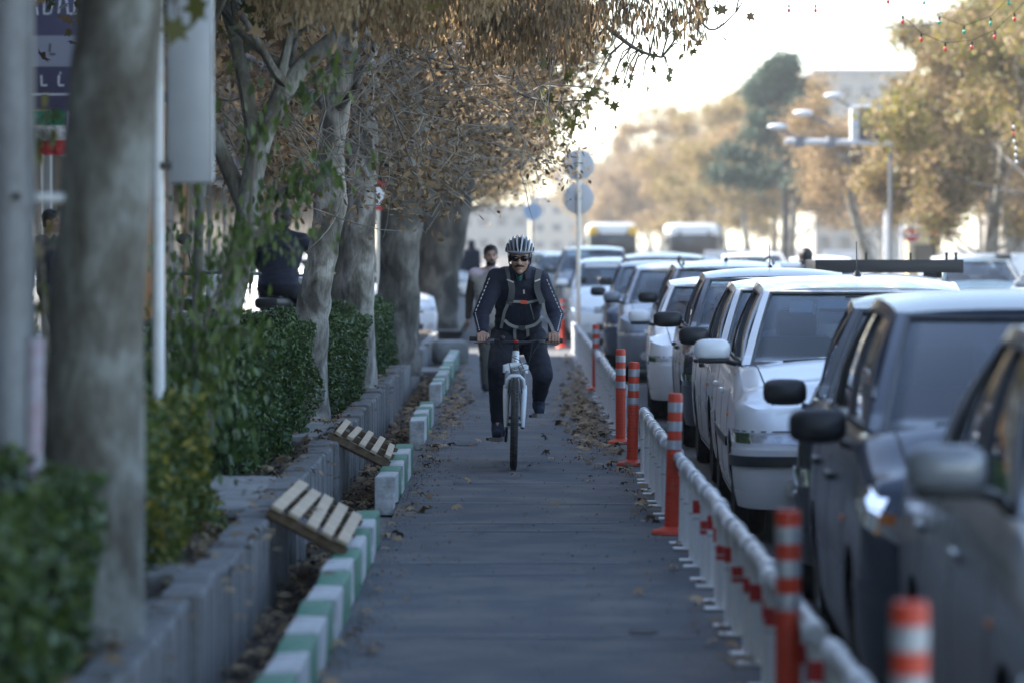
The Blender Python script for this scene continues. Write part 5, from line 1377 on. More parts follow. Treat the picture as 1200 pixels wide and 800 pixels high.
for i, (y0, y1, Z) in enumerate(((40, 28, 100), (33, 26, 96), (65, 62, 140))):
    a = W(560, y0, Z); b = W(1120, y1, Z+10); mid = (a+b)/2 - Vector((0, 0, .25))
    o = MB().tube([a, a.lerp(mid, .5) - Vector((0, 0, .07)), mid, b.lerp(mid, .5) - Vector((0, 0, .07)), b], .014, 5).obj('overhead_wire', M_dsteel)
    tag(o, ['highest faint', 'middle faint', 'lowest faint'][i] + ' overhead wire crossing the pale sky above the road', 'wire', 'overhead wires')

# ------------------------------------------------------------------ buses
M_bus_y = mat('bus_yellow', (.70, .42, .03), .45); M_bus_w = mat('bus_white', (.76, .76, .76), .4); M_bus_d = mat('bus_dark', (.03, .032, .036), .3)
def bus(label, X, Z, topm, cornerm, facem, Wd=2.5, H=2.85, rear=False):
    root = empty('bus', (X, Z, ROADZ), 0, label, 'bus')
    MB().box((0, 4.5, 1.35), (Wd, 9, 2.1), bev=.12).obj('body', facem, root)
    MB().box((0, 4.5, H-.33), (Wd*.97, 8.9, .66), bev=.22).obj('roof', topm, root)
    for sx in (-1, 1): MB().box((sx*(Wd/2-.22), .25, H-.42), (.5, .6, .50), bev=.12).obj('roof_corner', cornerm, root)
    MB().box((0, -.02, 1.75), (Wd*.86, .05, .95), bev=.02).obj('windscreen', M_dark_win, root); MB().box((0, -.05, H-.42), (Wd*.52, .08, .30)).obj('destination_box', topm if rear else M_plate, root)
    for sx in (-1, 1):
        MB().box((sx*(Wd/2-.35), -.02, .72), (.35, .05, .18), bev=.02).obj('headlight', M_chrome if not rear else M_redlens, root)
        MB().box((sx*(Wd/2+.16), .0, 1.9), (.16, .1, .38), bev=.03).obj('side_mirror', M_black, root)
        for yy in (2, 7): MB().lathe([(.001, -.12), (.40, -.12), (.45, -.08), (.45, .08), (.40, .12), (.001, .12)], 20, Matrix.Rotation(PI/2, 3, 'Y')).obj('wheel', M_rubber, root, loc=(sx*(Wd/2-.16), yy, .45))
    MB().box((0, .0, .40), (Wd*.96, .12, .24), bev=.04).obj('bumper', M_bus_d, root)
    return root
bus('distant bus with a white roof front and yellow corners', 5.25, 200, M_bus_w, M_bus_y, M_bus_d)
bus('distant white roofed dark faced bus right of the yellow one', 9.3, 196, M_bus_w, M_bus_w, M_bus_d, 2.5, 2.8, True)

# roof rack car in the next lane
rc = make_car('pride', P_silver, 'silver car carrying a long black roof platform behind the white sedan', 2.62, 35.2, 0, H=1.40, detail=1, group='cars in the second lane')
rr = empty('roof_platform', W(1040, 318, 37.2), 0, 'long flat black roof platform with short upright pegs', 'roof rack')
c = W(1040, 311, 37.2) - W(1040, 318, 37.2)
MB().box((0, .6, .055), (1.40, 1.5, .10), bev=.008).obj('tray', M_trim, rr)
MB().box((0, -.17, .050), (1.43, .03, .125), bev=.004).obj('front_board', M_black, rr)
for xp in (1013, 1065, 1107, 1118): x = (xp-1040)/FPX*37.2; MB().box((x, -.15, .13), (.024, .03, .10)).obj('peg', M_black, rr)
for sx in (-.5, .5): MB().box((sx, .6, -.02), (.05, 1.2, .09)).obj('foot', M_black, rr)
make_car('sedan', P_slate, 'bluish roofed car in the second lane left of the roof platform', 2.55, 46.5, 0, H=1.47, detail=1, group='cars in the second lane')
make_car('sedan', P_silver, 'silver roofed car in the second lane far behind', 2.35, 56.5, 0, H=1.45, detail=1, group='cars in the second lane')

# ------------------------------------------------------------------ people
from mathutils import noise as mnoise
from mathutils.bvhtree import BVHTree
def remesh(mb, name, m, parent, vox=.007, smooth=2, fold=0.0, fscale=9.0, seed=0):
    me = bpy.data.meshes.new(name); me.from_pydata(mb.v, [], mb.f); o = bpy.data.objects.new(name, me); COL.objects.link(o)
    md = o.modifiers.new('r', 'REMESH'); md.mode = 'VOXEL'; md.voxel_size = vox
    sm = o.modifiers.new('s', 'SMOOTH'); sm.iterations = smooth; sm.factor = .5
    dg = bpy.context.evaluated_depsgraph_get(); dg.update(); me2 = bpy.data.meshes.new_from_object(o.evaluated_get(dg)); me2.name = name
    o.modifiers.clear(); o.data = me2
    me2.materials.clear(); me2.materials.append(m)
    if fold:
        n = len(me2.vertices); co = np.empty(n*3, np.float32); no = np.empty(n*3, np.float32)
        me2.vertices.foreach_get('co', co); me2.vertices.foreach_get('normal', no); co = co.reshape(-1, 3); no = no.reshape(-1, 3)
        d = np.array([mnoise.noise(Vector((c[0]*fscale+seed, c[1]*fscale, c[2]*fscale*1.9))) + .5*mnoise.noise(Vector((c[0]*fscale*2.3, c[1]*fscale*2.3+seed, c[2]*fscale*3.4))) for c in co])
        d = 1-np.abs(d)*2
        co += no*(d*fold)[:, None]; me2.vertices.foreach_set('co', co.reshape(-1))
    me2.polygons.foreach_set('use_smooth', [True]*len(me2.polygons)); me2.update()
    o.parent = parent; return o
def ik(a, b, l1, l2, pole):
    a = Vector(a); b = Vector(b); d = b-a; L_ = min(d.length, (l1+l2)*.999); dn = d.normalized()
    x = (l1*l1-l2*l2+L_*L_)/(2*L_); h = math.sqrt(max(l1*l1-x*x, 0)); p = Vector(pole); p = (p-dn*p.dot(dn)).normalized()
    return a + dn*x + p*h
M_skin = mat('skin', (.44, .27, .20), .5, col2=(.35, .20, .14), scale=14)
M_hair = mat('hair_black', (.012, .010, .009), .6)
def cloth(name, c, c2=None, rough=.85): return mat(name, c, rough, col2=c2 or tuple(k*1.5 for k in c), scale=5, bump=.15, bscale=300, bdist=.002)
def head_prims(mb, c, M, s=1.0):
    def P(x, y, z): return c + M @ Vector((x*s, y*s, z*s))
    mb.ball(P(0, .015, .035), (.078*s, .098*s, .088*s), 20, M, 14)          # cranium
    mb.ball(P(0, -.022, -.03), (.064*s, .068*s, .085*s), 18, M, 12)         # face
    mb.ball(P(0, -.035, -.082), (.040*s, .042*s, .034*s), 14, M)            # jaw
    mb.ball(P(0, -.066, -.098), (.022*s, .018*s, .017*s), 10, M)            # chin
    mb.cap(P(0, -.084, .008), P(0, -.108, -.030), .009*s, .014*s, 8)        # nose
    for sg in (-1, 1):
        mb.ball(P(sg*.012, -.098, -.032), (.010*s, .011*s, .008*s), 8, M)
        mb.ball(P(sg*.079, .012, -.012), (.010*s, .018*s, .030*s), 8, M)     # ears
        mb.ball(P(sg*.030, -.080, .022), (.024*s, .012*s, .009*s), 8, M)     # brow
        mb.ball(P(sg*.040, -.062, -.030), (.022*s, .020*s, .022*s), 8, M)    # cheek
    mb.ball(P(0, -.084, -.060), (.024*s, .010*s, .0065*s), 8, M); mb.ball(P(0, -.082, -.071), (.020*s, .010*s, .007*s), 8, M)
def fingers(mb, wrist, palm_c, knuck, curl, side, up, s=1.0):
    pass
def hand_relaxed(mb, w, d, side, s=1.0):
    """open, slightly curled hand hanging from wrist w along d; side = thumb direction"""
    d = Vector(d).normalized(); side = Vector(side).normalized(); nrm = d.cross(side)
    p = w + d*.045*s; mb.cap(w, p, .024*s, .030*s, 8)
    for k in range(4):
        off = side*(.027-.018*k)*s; L_ = (.075, .084, .078, .060)[k]*s
        a = w + d*.075*s + off; b = a + d*L_*.5 + nrm*.008*s; c = b + d*L_*.45 + nrm*.022*s
        mb.cap(w + d*.03*s + off*.7, a, .014*s, .010*s, 6); mb.cap(a, b, .0095*s, .009*s, 6); mb.cap(b, c, .009*s, .0075*s, 6)
    a = w + d*.025*s + side*.022*s; b = a + d*.03*s + side*.028*s; c = b + d*.028*s + side*.004*s + nrm*.01*s; mb.cap(a, b, .013*s, .010*s, 6); mb.cap(b, c, .010*s, .008*s, 6)
def shoe(root, ankle, fwd, m, sole, s=1.0, name='shoe'):
    f = Vector(fwd).normalized(); a = Vector(ankle); up = Vector((0, 0, 1)); mb = MB()
    hl = a - up*.045*s - f*.02*s; toe = a + f*.155*s - up*.075*s
    mb.cap(hl, toe, .042*s, .034*s, 10); mb.cap(a, hl, .040*s, .044*s, 10); mb.cap(a + f*.04*s - up*.035*s, a + f*.11*s - up*.065*s, .042*s, .036*s, 10)
    o = remesh(mb, name, m, root, .007, 2)
    sb = MB(); pts = []; r_ = f.cross(up)
    ring = [(-.06, .030), (-.03, .040), (.04, .042), (.10, .046), (.16, .036), (.185, .015)]
    L1 = [a + f*t*s + r_*w_*s for t, w_ in ring] + [a + f*t*s - r_*w_*s for t, w_ in ring[::-1]]
    n = len(L1); zt = a.z-.088*s; zb = a.z-.116*s
    sb.add([Vector((p.x, p.y, zb)) for p in L1] + [Vector((p.x, p.y, zt)) for p in L1], [tuple(range(n))[::-1], tuple(range(n, 2*n))] + [(i, (i+1) % n, n+(i+1) % n, n+i) for i in range(n)])
    sb.obj('sole', sole, o); return o
def torso_prims(mb, pel, chest, neck, hw, dp, g=0.0, belly=.0):
    pel, chest, neck = Vector(pel), Vector(chest), Vector(neck)
    for i in range(13):
        t = i/12; c = pel.lerp(chest, t/.6) if t < .6 else chest.lerp(neck, (t-.6)/.4)
        w = interp(t, [0, .15, .35, .6, .8, .92, 1], [hw*.86, hw*.86, hw*.80, hw*.95, hw*.95, hw*.62, hw*.34]); d = interp(t, [0, .3, .6, .85, 1], [dp, dp*.95+belly, dp, dp*.75, dp*.5])
        mb.ball(c, (w+g, d+g, .075+g), 20, None, 10)

# the cyclist ---------------------------------------------------------------
BY = 28.05; BXc = .045
lean = rad(1.2)
bike = empty('bicycle', (BXc-.035, BY, 0), 0, 'white mountain bike with front suspension fork ridden towards the camera', 'bicycle'); bike.rotation_euler = (0, lean, 0)
WR = .328; FA = Vector((0, -.64, WR)); RA = Vector((0, .42, WR)); BB = Vector((0, 0, .275)); HT = Vector((0, -.40, .84)); HB = Vector((0, -.445, .70)); SD = Vector((0, .20, .90))
M_bwhite = mat('bike_white', (.80, .82, .84), .25, coat=.6); M_tyre = mat('bike_tyre', (.030, .029, .028), .8, col2=(.07, .065, .06), scale=30)
def bike_wheel(c, name):
    w = empty(name, c); w.parent = bike; M = Matrix.Rotation(PI/2, 3, 'Y')
    mb = MB(); prof = []
    for k in range(13):
        a = 2*PI*k/12; prof.append((WR-.027+.027*math.cos(a), .027*math.sin(a)))
    mb.lathe(prof, 64, M)
    for k in range(64):      # knobs
        a = 2*PI*k/64
        for sx in (-.014, .014):
            aa = a + (.05 if sx > 0 else 0); mb.box((sx, math.cos(aa)*(WR-.002), math.sin(aa)*(WR-.002)), (.010, .012, .006), Matrix.Rotation(aa, 3, 'X'))
    mb.obj('tyre', M_tyre, w)
    MB().lathe([(WR-.052, -.012), (WR-.066, -.008), (WR-.066, .008), (WR-.052, .012), (WR-.045, .012), (WR-.045, -.012), (WR-.052, -.012)], 48, M).obj('rim', M_dsteel, w)
    sp = MB()
    for k in range(28):
        a = 2*PI*k/28; h_ = .02 if k % 2 else -.02; sp.tube([(h_, math.cos(a+.5)*.022, math.sin(a+.5)*.022), (0, math.cos(a)*(WR-.06), math.sin(a)*(WR-.06))], .0012, 4)
    tag(sp.obj('spokes', M_steel, w), kind='stuff')
    MB().lathe([(.001, -.05), (.012, -.05), (.012, -.03), (.026, -.026), (.026, -.02), (.016, -.015), (.016, .015), (.026, .02), (.026, .026), (.012, .03), (.012, .05), (.001, .05)], 16, M).obj('hub', M_dsteel, w)
bike_wheel(FA, 'front_wheel'); bike_wheel(RA, 'rear_wheel')
fk = MB()
for sx in (-1, 1):
    fk.tube([FA + Vector((sx*.060, 0, -.02)), FA + Vector((sx*.060, .012, .06)), Vector((sx*.064, -.555, .55)), Vector((sx*.064, -.53, .60))], [.014, .021, .024, .022], 12)
arch_c = Vector((0, -.565, .655)); 
fk.tube([Vector((-.064, -.555, .58)), Vector((-.058, -.575, .645)), Vector((-.03, -.58, .672)), Vector((.03, -.58, .672)), Vector((.058, -.575, .645)), Vector((.064, -.555, .58))], .013, 8)
fo = fk.obj('fork_lowers', M_bwhite, bike)
st = MB()
for sx in (-1, 1): st.tube([Vector((sx*.062, -.53, .60)), Vector((sx*.062, -.475, .715))], .015, 10)
st.obj('stanchion', M_galv, bike)
MB().tube([Vector((-.085, -.47, .725)), Vector((-.05, -.462, .738)), Vector((0, -.455, .742)), Vector((.05, -.462, .738)), Vector((.085, -.47, .725))], .022, 10).obj('fork_crown', M_bwhite, bike)
MB().tube([Vector((-.066, -.47, .69)), Vector((-.066, -.47, .74))], .026, 10).obj('fork_cap', M_bwhite, bike); MB().tube([Vector((.066, -.47, .69)), Vector((.066, -.47, .74))], .026, 10).obj('fork_cap', M_bwhite, bike)
fr = MB(); fr.tube([HB, HT], .026, 14); fr.tube([HB + Vector((0, .01, .03)), BB + Vector((0, -.02, .02))], [.030, .024], 12); fr.tube([HT + Vector((0, .02, -.03)), Vector((0, .16, .72))], [.022, .016], 10)
fr.tube([BB, Vector((0, .17, .78))], .017, 10)
for sx in (-1, 1):
    fr.tube([BB + Vector((sx*.03, .03, 0)), RA + Vector((sx*.062, 0, 0))], .011, 8); fr.tube([Vector((sx*.012, .155, .70)), RA + Vector((sx*.062, 0, .01))], .009, 8)
fro = fr.obj('frame', M_bwhite, bike)
lg = MB()
for i, (w_, h_) in enumerate(((.020, .016), (.020, .014), (.016, .016), (.020, .012), (.018, .014), (.020, .010))):
    t = .12 + i*.13; c = HB.lerp(HT, t) + Vector((0, -.0275, 0)); lg.box(c, (w_, .003, .004)); lg.box(c + Vector((-w_/2+.002, 0, h_/3)), (.004, .003, h_*.7))
lg.obj('frame_lettering', M_ink, fro, smooth=0)
MB().tube([Vector((0, .165, .76)), SD - Vector((0, 0, .03))], .014, 10).obj('seat_post', M_dsteel, bike)
sdl = MB(); sdl.cap(SD + Vector((0, .08, 0)), SD + Vector((0, -.12, 0)), .055, .02, 12); sdl.v = [(v[0], v[1], SD.z + (v[2]-SD.z)*.45) for v in sdl.v]; sdl.obj('saddle', M_black, bike)
HBR = Vector((0, -.46, .905))
MB().tube([HT, HT + Vector((0, -.004, .03)), HBR], [.022, .022, .018], 10).obj('stem', M_black, bike)
hb = MB(); hb.tube([(-.335, -.425, .925), (-.20, -.435, .928), (-.08, -.46, .908), (0, -.462, .905), (.08, -.46, .908), (.20, -.435, .928), (.335, -.425, .925)], .0125, 10); hb.obj('handlebar', M_black, bike)
for sx in (-1, 1):
    MB().tube([(sx*.335, -.425, .925), (sx*.22, -.434, .927)], .017, 12).obj('grip', M_rubber, bike)
    lv = MB(); lv.box((sx*.185, -.455, .915), (.055, .035, .028), bev=.006); lv.tube([(sx*.185, -.47, .91), (sx*.21, -.495, .905), (sx*.30, -.49, .897)], [.006, .006, .005], 6); lv.obj('brake_lever', M_dsteel, bike)
MB().ball((-.10, -.462, .936), (.02, .02, .022), 12).obj('bell', M_black, bike)
MB().box((.0, -.485, .915), (.028, .02, .02), bev=.004).obj('bar_reflector', M_redlens, bike)
cb = MB()
cb.tube([(-.17, -.47, .91), (-.13, -.54, .86), (-.05, -.56, .82), (.03, -.52, .78), (.06, -.50, .72)], .0028, 5); cb.tube([(.17, -.47, .91), (.13, -.55, .85), (.09, -.56, .77), (.02, -.52, .74), (.05, -.54, .66)], .0028, 5)
cb.tube([(.12, -.465, .91), (.10, -.55, .80), (.10, -.53, .72), (.03, -.46, .70)], .0028, 5); cb.tube([(-.12, -.465, .91), (-.07, -.53, .82), (-.04, -.50, .74), (-.03, -.44, .68)], .0028, 5); cb.obj('cable', M_ink, bike)
for sx in (-1, 1): b_ = MB(); b_.box((sx*.042, -.605, .60), (.012, .02, .10), Matrix.Rotation(sx*-.12, 3, 'Y'), bev=.003); b_.obj('brake_arm', M_dsteel, bike)
PL = Vector((-.155, -.150, .195)); PRr = Vector((.155, .150, .355))
MB().tube([BB + Vector((-.06, 0, 0)), PL + Vector((.075, 0, 0))], [.014, .010], 8).obj('crank', M_dsteel, bike); MB().tube([BB + Vector((.06, 0, 0)), PRr + Vector((-.075, 0, 0))], [.014, .010], 8).obj('crank', M_dsteel, bike)
MB().lathe([(.03, 0), (.085, 0), (.088, .004), (.085, .008), (.03, .008), (.03, 0)], 32, Matrix.Rotation(PI/2, 3, 'Y')).obj('chainring', M_dsteel, bike, loc=BB + Vector((-.055, 0, 0)))
MB().tube([BB + Vector((-.05, 0, .086)), RA + Vector((-.05, 0, .04)), RA + Vector((-.05, .04, 0)), RA + Vector((-.05, 0, -.05)), RA + Vector((-.05, -.06, -.12)), BB + Vector((-.05, 0, -.086))], .004, 5).obj('chain', M_dsteel, bike)
MB().box(RA + Vector((-.06, -.03, -.12)), (.02, .06, .12), bev=.004).obj('derailleur', M_black, bike)
for p in (PL, PRr):
    pd = MB(); pd.box(p, (.095, .07, .020), bev=.004); pdo = pd.obj('pedal', M_black, bike)
    for yy in (-1, 1): MB().box(p + Vector((0, yy*.036, 0)), (.055, .004, .014)).obj('pedal_reflector', M_amber, pdo)

C_navy = cloth('jacket_navy', (.010, .012, .028), (.016, .019, .038)); C_trou = cloth('trousers_black', (.008, .009, .017), (.014, .015, .026)); C_shoe = cloth('shoe_navy', (.012, .018, .035))
M_sole = mat('shoe_sole', (.28, .28, .27), .6); M_piping = mat('piping', (.62, .60, .62), .6); M_teal = cloth('shirt_teal', (.01, .09, .08))
rider = empty('person', (BXc, BY, 0), 0, 'cyclist in a helmet, sunglasses and navy track jacket riding towards the camera', 'person')
hipL, hipR = Vector((-.10, .16, .93)), Vector((.10, .16, .93))
pel = Vector((0, .17, .96)); chest = Vector((0, -.03, 1.25)); neck = Vector((.005, -.15, 1.40))
shL, shR = Vector((-.155, -.10, 1.365)), Vector((.155, -.10, 1.355))
wrL, wrR = Vector((-.248, -.375, .965)), Vector((.252, -.375, .962))
elL, elR = ik(shL, wrL, .29, .265, (-.5, .5, -.6)), ik(shR, wrR, .29, .265, (.5, .5, -.6))
anL, anR = Vector((-.150, -.09, .315)), Vector((.152, .215, .475))
knL, knR = ik(hipL, anL, .41, .40, (-.12, -1, .2)), ik(hipR, anR, .41, .40, (.12, -1, .2))
hc = Vector((.012, -.235, 1.515)); HM = Matrix.Rotation(rad(8), 3, 'X') @ Matrix.Rotation(rad(-2), 3, 'Z')
bd = MB(); head_prims(bd, hc, HM, .98)
bd.cap(neck + Vector((0, .0, -.03)), hc + Vector((0, .05, -.05)), .062, .056, 14); torso_prims(bd, pel, chest, neck, .185, .095)
for sg, sh, el, wr, hp, kn, an in ((-1, shL, elL, wrL, hipL, knL, anL), (1, shR, elR, wrR, hipR, knR, anR)):
    bd.cap(neck, sh, .055, .055); bd.cap(sh, el, .048, .040); bd.cap(el, wr, .038, .024); bd.cap(pel, hp, .10, .09); bd.cap(hp, kn, .080, .052); bd.cap(kn, an, .050, .034); bd.cap(an, an + Vector((0, -.12, -.06)), .034, .028)
    # hand closed round the grip
    gx = sg*.256; g = Vector((gx, -.430, .926)); pc = g + Vector((0, .030, .030))
    bd.cap(wr, pc + Vector((0, .01, .004)), .024, .028, 10); bd.cap(pc + Vector((-.028, 0, 0)), pc + Vector((.028, 0, 0)), .020, .020, 10)
    for k in range(4):
        x = (k-1.5)*.0215*sg*-1; r_ = .0098 if k < 3 else .0085; kx = g + Vector((x, .006, .034)); a1 = g + Vector((x, -.030, .022)); a2 = g + Vector((x, -.034, -.010)); a3 = g + Vector((x, -.010, -.028))
        bd.cap(pc + Vector((x, 0, .004)), kx, .012, r_+.002, 6); bd.cap(kx, a1, r_+.001, r_, 6); bd.cap(a1, a2, r_, r_*.95, 6); bd.cap(a2, a3, r_*.95, r_*.85, 6)
    t0 = pc + Vector((-sg*.034, -.004, -.008)); t1 = g + Vector((-sg*.052, .012, -.004)); t2 = g + Vector((-sg*.044, -.018, -.022)); bd.cap(t0, t1, .013, .011, 6); bd.cap(t1, t2, .011, .009, 6)
remesh(bd, 'body', M_skin, rider, .0052, 1)
jk = MB(); torso_prims(jk, pel + Vector((0, 0, .0)), chest, neck, .185, .105, .016, .02)
for sg, sh, el, wr in ((-1, shL, elL, wrL), (1, shR, elR, wrR)):
    jk.cap(neck + Vector((0, .01, -.03)), sh, .070, .072); jk.cap(sh, el, .070, .058, 16); jk.cap(el, wr + (el-wr).normalized()*.02, .058, .036, 16); jk.cap(sh, chest + Vector((sg*.08, .02, -.05)), .07, .08)
jacket = remesh(jk, 'jacket', C_navy, rider, .0075, 2, .0045, 8, 1)
# raised collar
cl = MB()
def colf(u, v):
    a = lerp(rad(-62), rad(242), u); r_ = lerp(.088, .070, v)*(1+.05*math.sin(a*3)); zz = lerp(1.365, 1.455, v)
    return Vector((.008+r_*1.05*math.cos(a+PI/2*0), -.165+lerp(0, -.02, v)+r_*.92*math.sin(a), zz + .02*math.sin(a)))
cl.grid(colf, linsp(0, 1, 30), linsp(0, 1, 6)); co = cl.obj('collar', C_navy, rider)
so = co.modifiers.new('s', 'SOLIDIFY'); so.thickness = .010
MB().cap(Vector((.008, -.222, 1.365)), Vector((.008, -.235, 1.395)), .022, .026, 10).obj('shirt', M_teal, rider)
tr = MB()
tr.ball(pel + Vector((0, .0, -.03)), (.175, .125, .13), 20)
for hp, kn, an in ((hipL, knL, anL), (hipR, knR, anR)):
    tr.cap(pel, hp, .11, .108); tr.cap(hp, kn, .100, .074, 18); tr.cap(kn, an + (kn-an).normalized()*.03, .072, .050, 18)
remesh(tr, 'trousers', C_trou, rider, .0075, 2, .0045, 7, 4)
for an, kn in ((anL, knL), (anR, knR)): MB().cap(an + (kn-an).normalized()*.10, an + Vector((0, -.02, -.03)), .042, .040, 12).obj('sock', C_trou, rider)
for an in (anL, anR):
    so_ = shoe(rider, an, (.02 if an.x > 0 else -.02, -1, 0), C_shoe, M_sole, 1.12)
    lc = MB()
    for k in range(3): lc.tube([an + Vector((-.022, -.045-.02*k, -.005-.014*k)), an + Vector((0, -.05-.02*k, .006-.014*k)), an + Vector((.022, -.045-.02*k, -.005-.014*k))], .0035, 5)
    lc.obj('laces', M_piping, so_)
# cap of hair at the temples, moustache, stubble, sunglasses
hr = MB(); hr.ball(hc + HM @ Vector((0, .022, .030)), (.080, .098, .088), 20, HM, 12); hr.v = [v for v in hr.v]
for sg in (-1, 1): hr.ball(hc + HM @ Vector((sg*.070, .0, -.004)), (.010, .022, .030), 10, HM)
hr.obj('hair', M_hair, rider)
mo = MB()
for sg in (-1, 1): mo.cap(hc + HM @ Vector((sg*.002, -.096, -.047)), hc + HM @ Vector((sg*.031, -.080, -.054)), .0095, .006, 10)
mo.obj('moustache', M_hair, rider)
sg_ = MB(); 
for sg in (-1, 1):
    c = hc + HM @ Vector((sg*.034, -.088, .003)); q = MB(); q.ball(c, (.029, .010, .021), 18, HM, 10); sg_.add(q.v, q.f)
    sg_.tube([hc + HM @ Vector((sg*.058, -.084, .010)), hc + HM @ Vector((sg*.078, -.05, .010)), hc + HM @ Vector((sg*.082, .01, .004))], .004, 6)
sg_.tube([hc + HM @ Vector((-.012, -.096, .008)), hc + HM @ Vector((.012, -.096, .008))], .004, 6)
sg_.obj('sunglasses', mat('dark_lens', (.006, .006, .008), .08), rider)
# helmet
def helm(a, b, off=0.0):
    """a: angle across (-90..90), b: angle front to back (0 front .. 180 rear)"""
    rx, ry, rz = .103+off, .135+off, .108+off
    x = rx*math.sin(a); k = math.cos(a); y = -ry*math.cos(b)*k; z = rz*math.sin(b)*k
    return hc + HM @ Vector((x, y+.018, z+.046))
M_hgrey = mat('helmet_grey', (.16, .17, .19), .25, coat=.7); M_hwhite = mat('helmet_silver', (.50, .52, .56), .22, coat=.8); M_hdark = mat('helmet_black', (.015, .016, .019), .3)
hl = MB(); hl.grid(lambda u, v: helm(u, v, -.010), linsp(rad(-88), rad(88), 22), linsp(rad(-4), rad(186), 26)); hel = hl.obj('helmet', M_hdark, rider); so = hel.modifiers.new('s', 'SOLIDIFY'); so.thickness = .012
def rib(a0, a1, wa, m, b0=4, b1=176, h=.010):
    q = MB()
    def f(u, v):
        t = (u-b0)/(b1-b0); a = rad(lerp(a0, a1, math.sin(PI*t)**.7 if 0 < t < 1 else 0)); off = h*(1-abs(v)**3)
        return helm(a + rad(wa)*v*(.55+.45*math.sin(PI*min(max(t, 0), 1))), rad(u), off - (.012 if abs(v) > .98 else 0))
    q.grid(f, linsp(b0, b1, 22), linsp(-1, 1, 7)); q.obj('helmet_rib', m, hel)
rib(0, 4, 0.1, M_hdark); 
for sg in (-1, 1):
    rib(sg*4, sg*11, 5.4, M_hwhite, 6, 150, .007); rib(sg*22, sg*28, 6.6, M_hgrey, 2, 170, .007); rib(sg*36, sg*46, 5.4, M_hwhite if sg > 0 else M_hgrey, 4, 160, .006); rib(sg*52, sg*64, 7.5, M_hgrey, 0, 178, .006); rib(sg*74, sg*80, 6, M_hdark, 0, 178, .005)
q = MB(); q.grid(lambda u, v: helm(u, rad(lerp(-6, 10, v)), .010*(1-abs(v*2-1)**2)), linsp(rad(-80), rad(80), 20), linsp(0, 1, 5)); q.obj('helmet_brow', M_hgrey, hel)
q = MB(); q.grid(lambda u, v: helm(rad(lerp(-3, 3, v)), rad(u), .008), linsp(20, 60, 8), linsp(0, 1, 3)); q.obj('helmet_vent', M_hdark, hel)
ch = MB()
for sg in (-1, 1): ch.tube([hc + HM @ Vector((sg*.086, -.01, .03)), hc + HM @ Vector((sg*.078, -.02, -.04)), hc + HM @ Vector((sg*.045, -.045, -.10)), hc + HM @ Vector((0, -.055, -.125))], .005, 5)
ch.obj('chin_strap', M_black, hel)

# things laid on the jacket: traced from the camera on to the cloth
bpy.context.view_layer.update()
bvh = BVHTree.FromPolygons([v.co for v in jacket.data.vertices], [tuple(p.vertices) for p in jacket.data.polygons])
cam_l = Vector((0, 0, CH)) - rider.location
def onj(cx_, cy_, off=.006):
    x = cx_/5+530; y = cy_/5+260; d = (W(x, y, BY) - Vector((0, 0, CH))).normalized(); h = bvh.ray_cast(cam_l, d, 60)
    if h[0] is None: return None
    return h[0] + h[1]*off if h[1].dot(d) < 0 else h[0] - d*off
def ribbon(path, w, parent, name, m, off=.006, th=.004):
    pts = []
    for i in range(len(path)-1):
        for k in range(5):
            t = k/5; q = onj(lerp(path[i][0], path[i+1][0], t), lerp(path[i][1], path[i+1][1], t), off)
            if q is not None: pts.append(q)
    q = onj(*path[-1], off)
    if q is not None: pts.append(q)
    if len(pts) < 2: return None
    for _ in range(2): pts = [pts[0]] + [(pts[i-1]+pts[i]*2+pts[i+1])/4 for i in range(1, len(pts)-1)] + [pts[-1]]
    mb = MB(); vs = []; fs = []
    for i, p in enumerate(pts):
        t = (pts[min(i+1, len(pts)-1)]-pts[max(i-1, 0)]).normalized(); s_ = t.cross(Vector((0, -1, 0))).normalized()*w/2; f_ = Vector((0, -th, 0))
        vs += [p-s_+f_, p+s_+f_, p+s_-f_, p-s_-f_]
        if i:
            a = 4*(i-1); b = 4*i
            for k in range(4): fs.append((a+k, a+(k+1) % 4, b+(k+1) % 4, b+k))
    fs += [(0, 1, 2, 3), (4*len(pts)-4, 4*len(pts)-1, 4*len(pts)-2, 4*len(pts)-3)]
    mb.add(vs, fs); return mb.obj(name, m, parent, smooth=40)
pack = empty('backpack', rider.location, 0, 'grey strapped backpack worn by the cyclist', 'backpack')
M_strap = cloth('strap_grey', (.085, .085, .09), (.12, .12, .125)); M_web = cloth('strap_webbing', (.26, .25, .23), (.34, .33, .31)); M_packc = cloth('pack_cloth', (.04, .042, .045))
pb = MB(); pb.box((0, .22, 1.24), (.30, .18, .42), Matrix.Rotation(rad(28), 3, 'X'), bev=.05); pb.obj('pack_body', M_packc, pack)
for pth in ([(325, 255), (338, 300), (345, 340), (352, 400), (345, 450), (330, 480)], [(518, 262), (505, 300), (495, 345), (503, 400), (520, 445), (535, 475)]): ribbon(pth, .046, pack, 'shoulder_strap', M_strap, .010, .007)
for pth in ([(330, 475), (310, 520), (300, 570), (290, 620)], [(535, 470), (545, 520), (560, 560), (580, 610), (595, 650)]): ribbon(pth, .022, pack, 'side_webbing', M_web, .008)
ribbon([(335, 462), (370, 462), (400, 464)], .018, pack, 'chest_strap', M_web, .010); ribbon([(435, 470), (470, 462), (505, 452)], .018, pack, 'chest_strap', M_web, .010)
ribbon([(400, 465), (435, 468)], .026, pack, 'chest_buckle', M_orange, .012, .007)
ribbon([(455, 480), (462, 510), (470, 545), (476, 572)], .008, pack, 'strap_tail', M_web, .008)
ribbon([(310, 570), (335, 596), (375, 612), (420, 615), (470, 604), (505, 575), (522, 548)], .022, pack, 'waist_strap', M_web, .012)
ribbon([(388, 612), (425, 614)], .034, pack, 'waist_buckle', M_black, .018, .007)
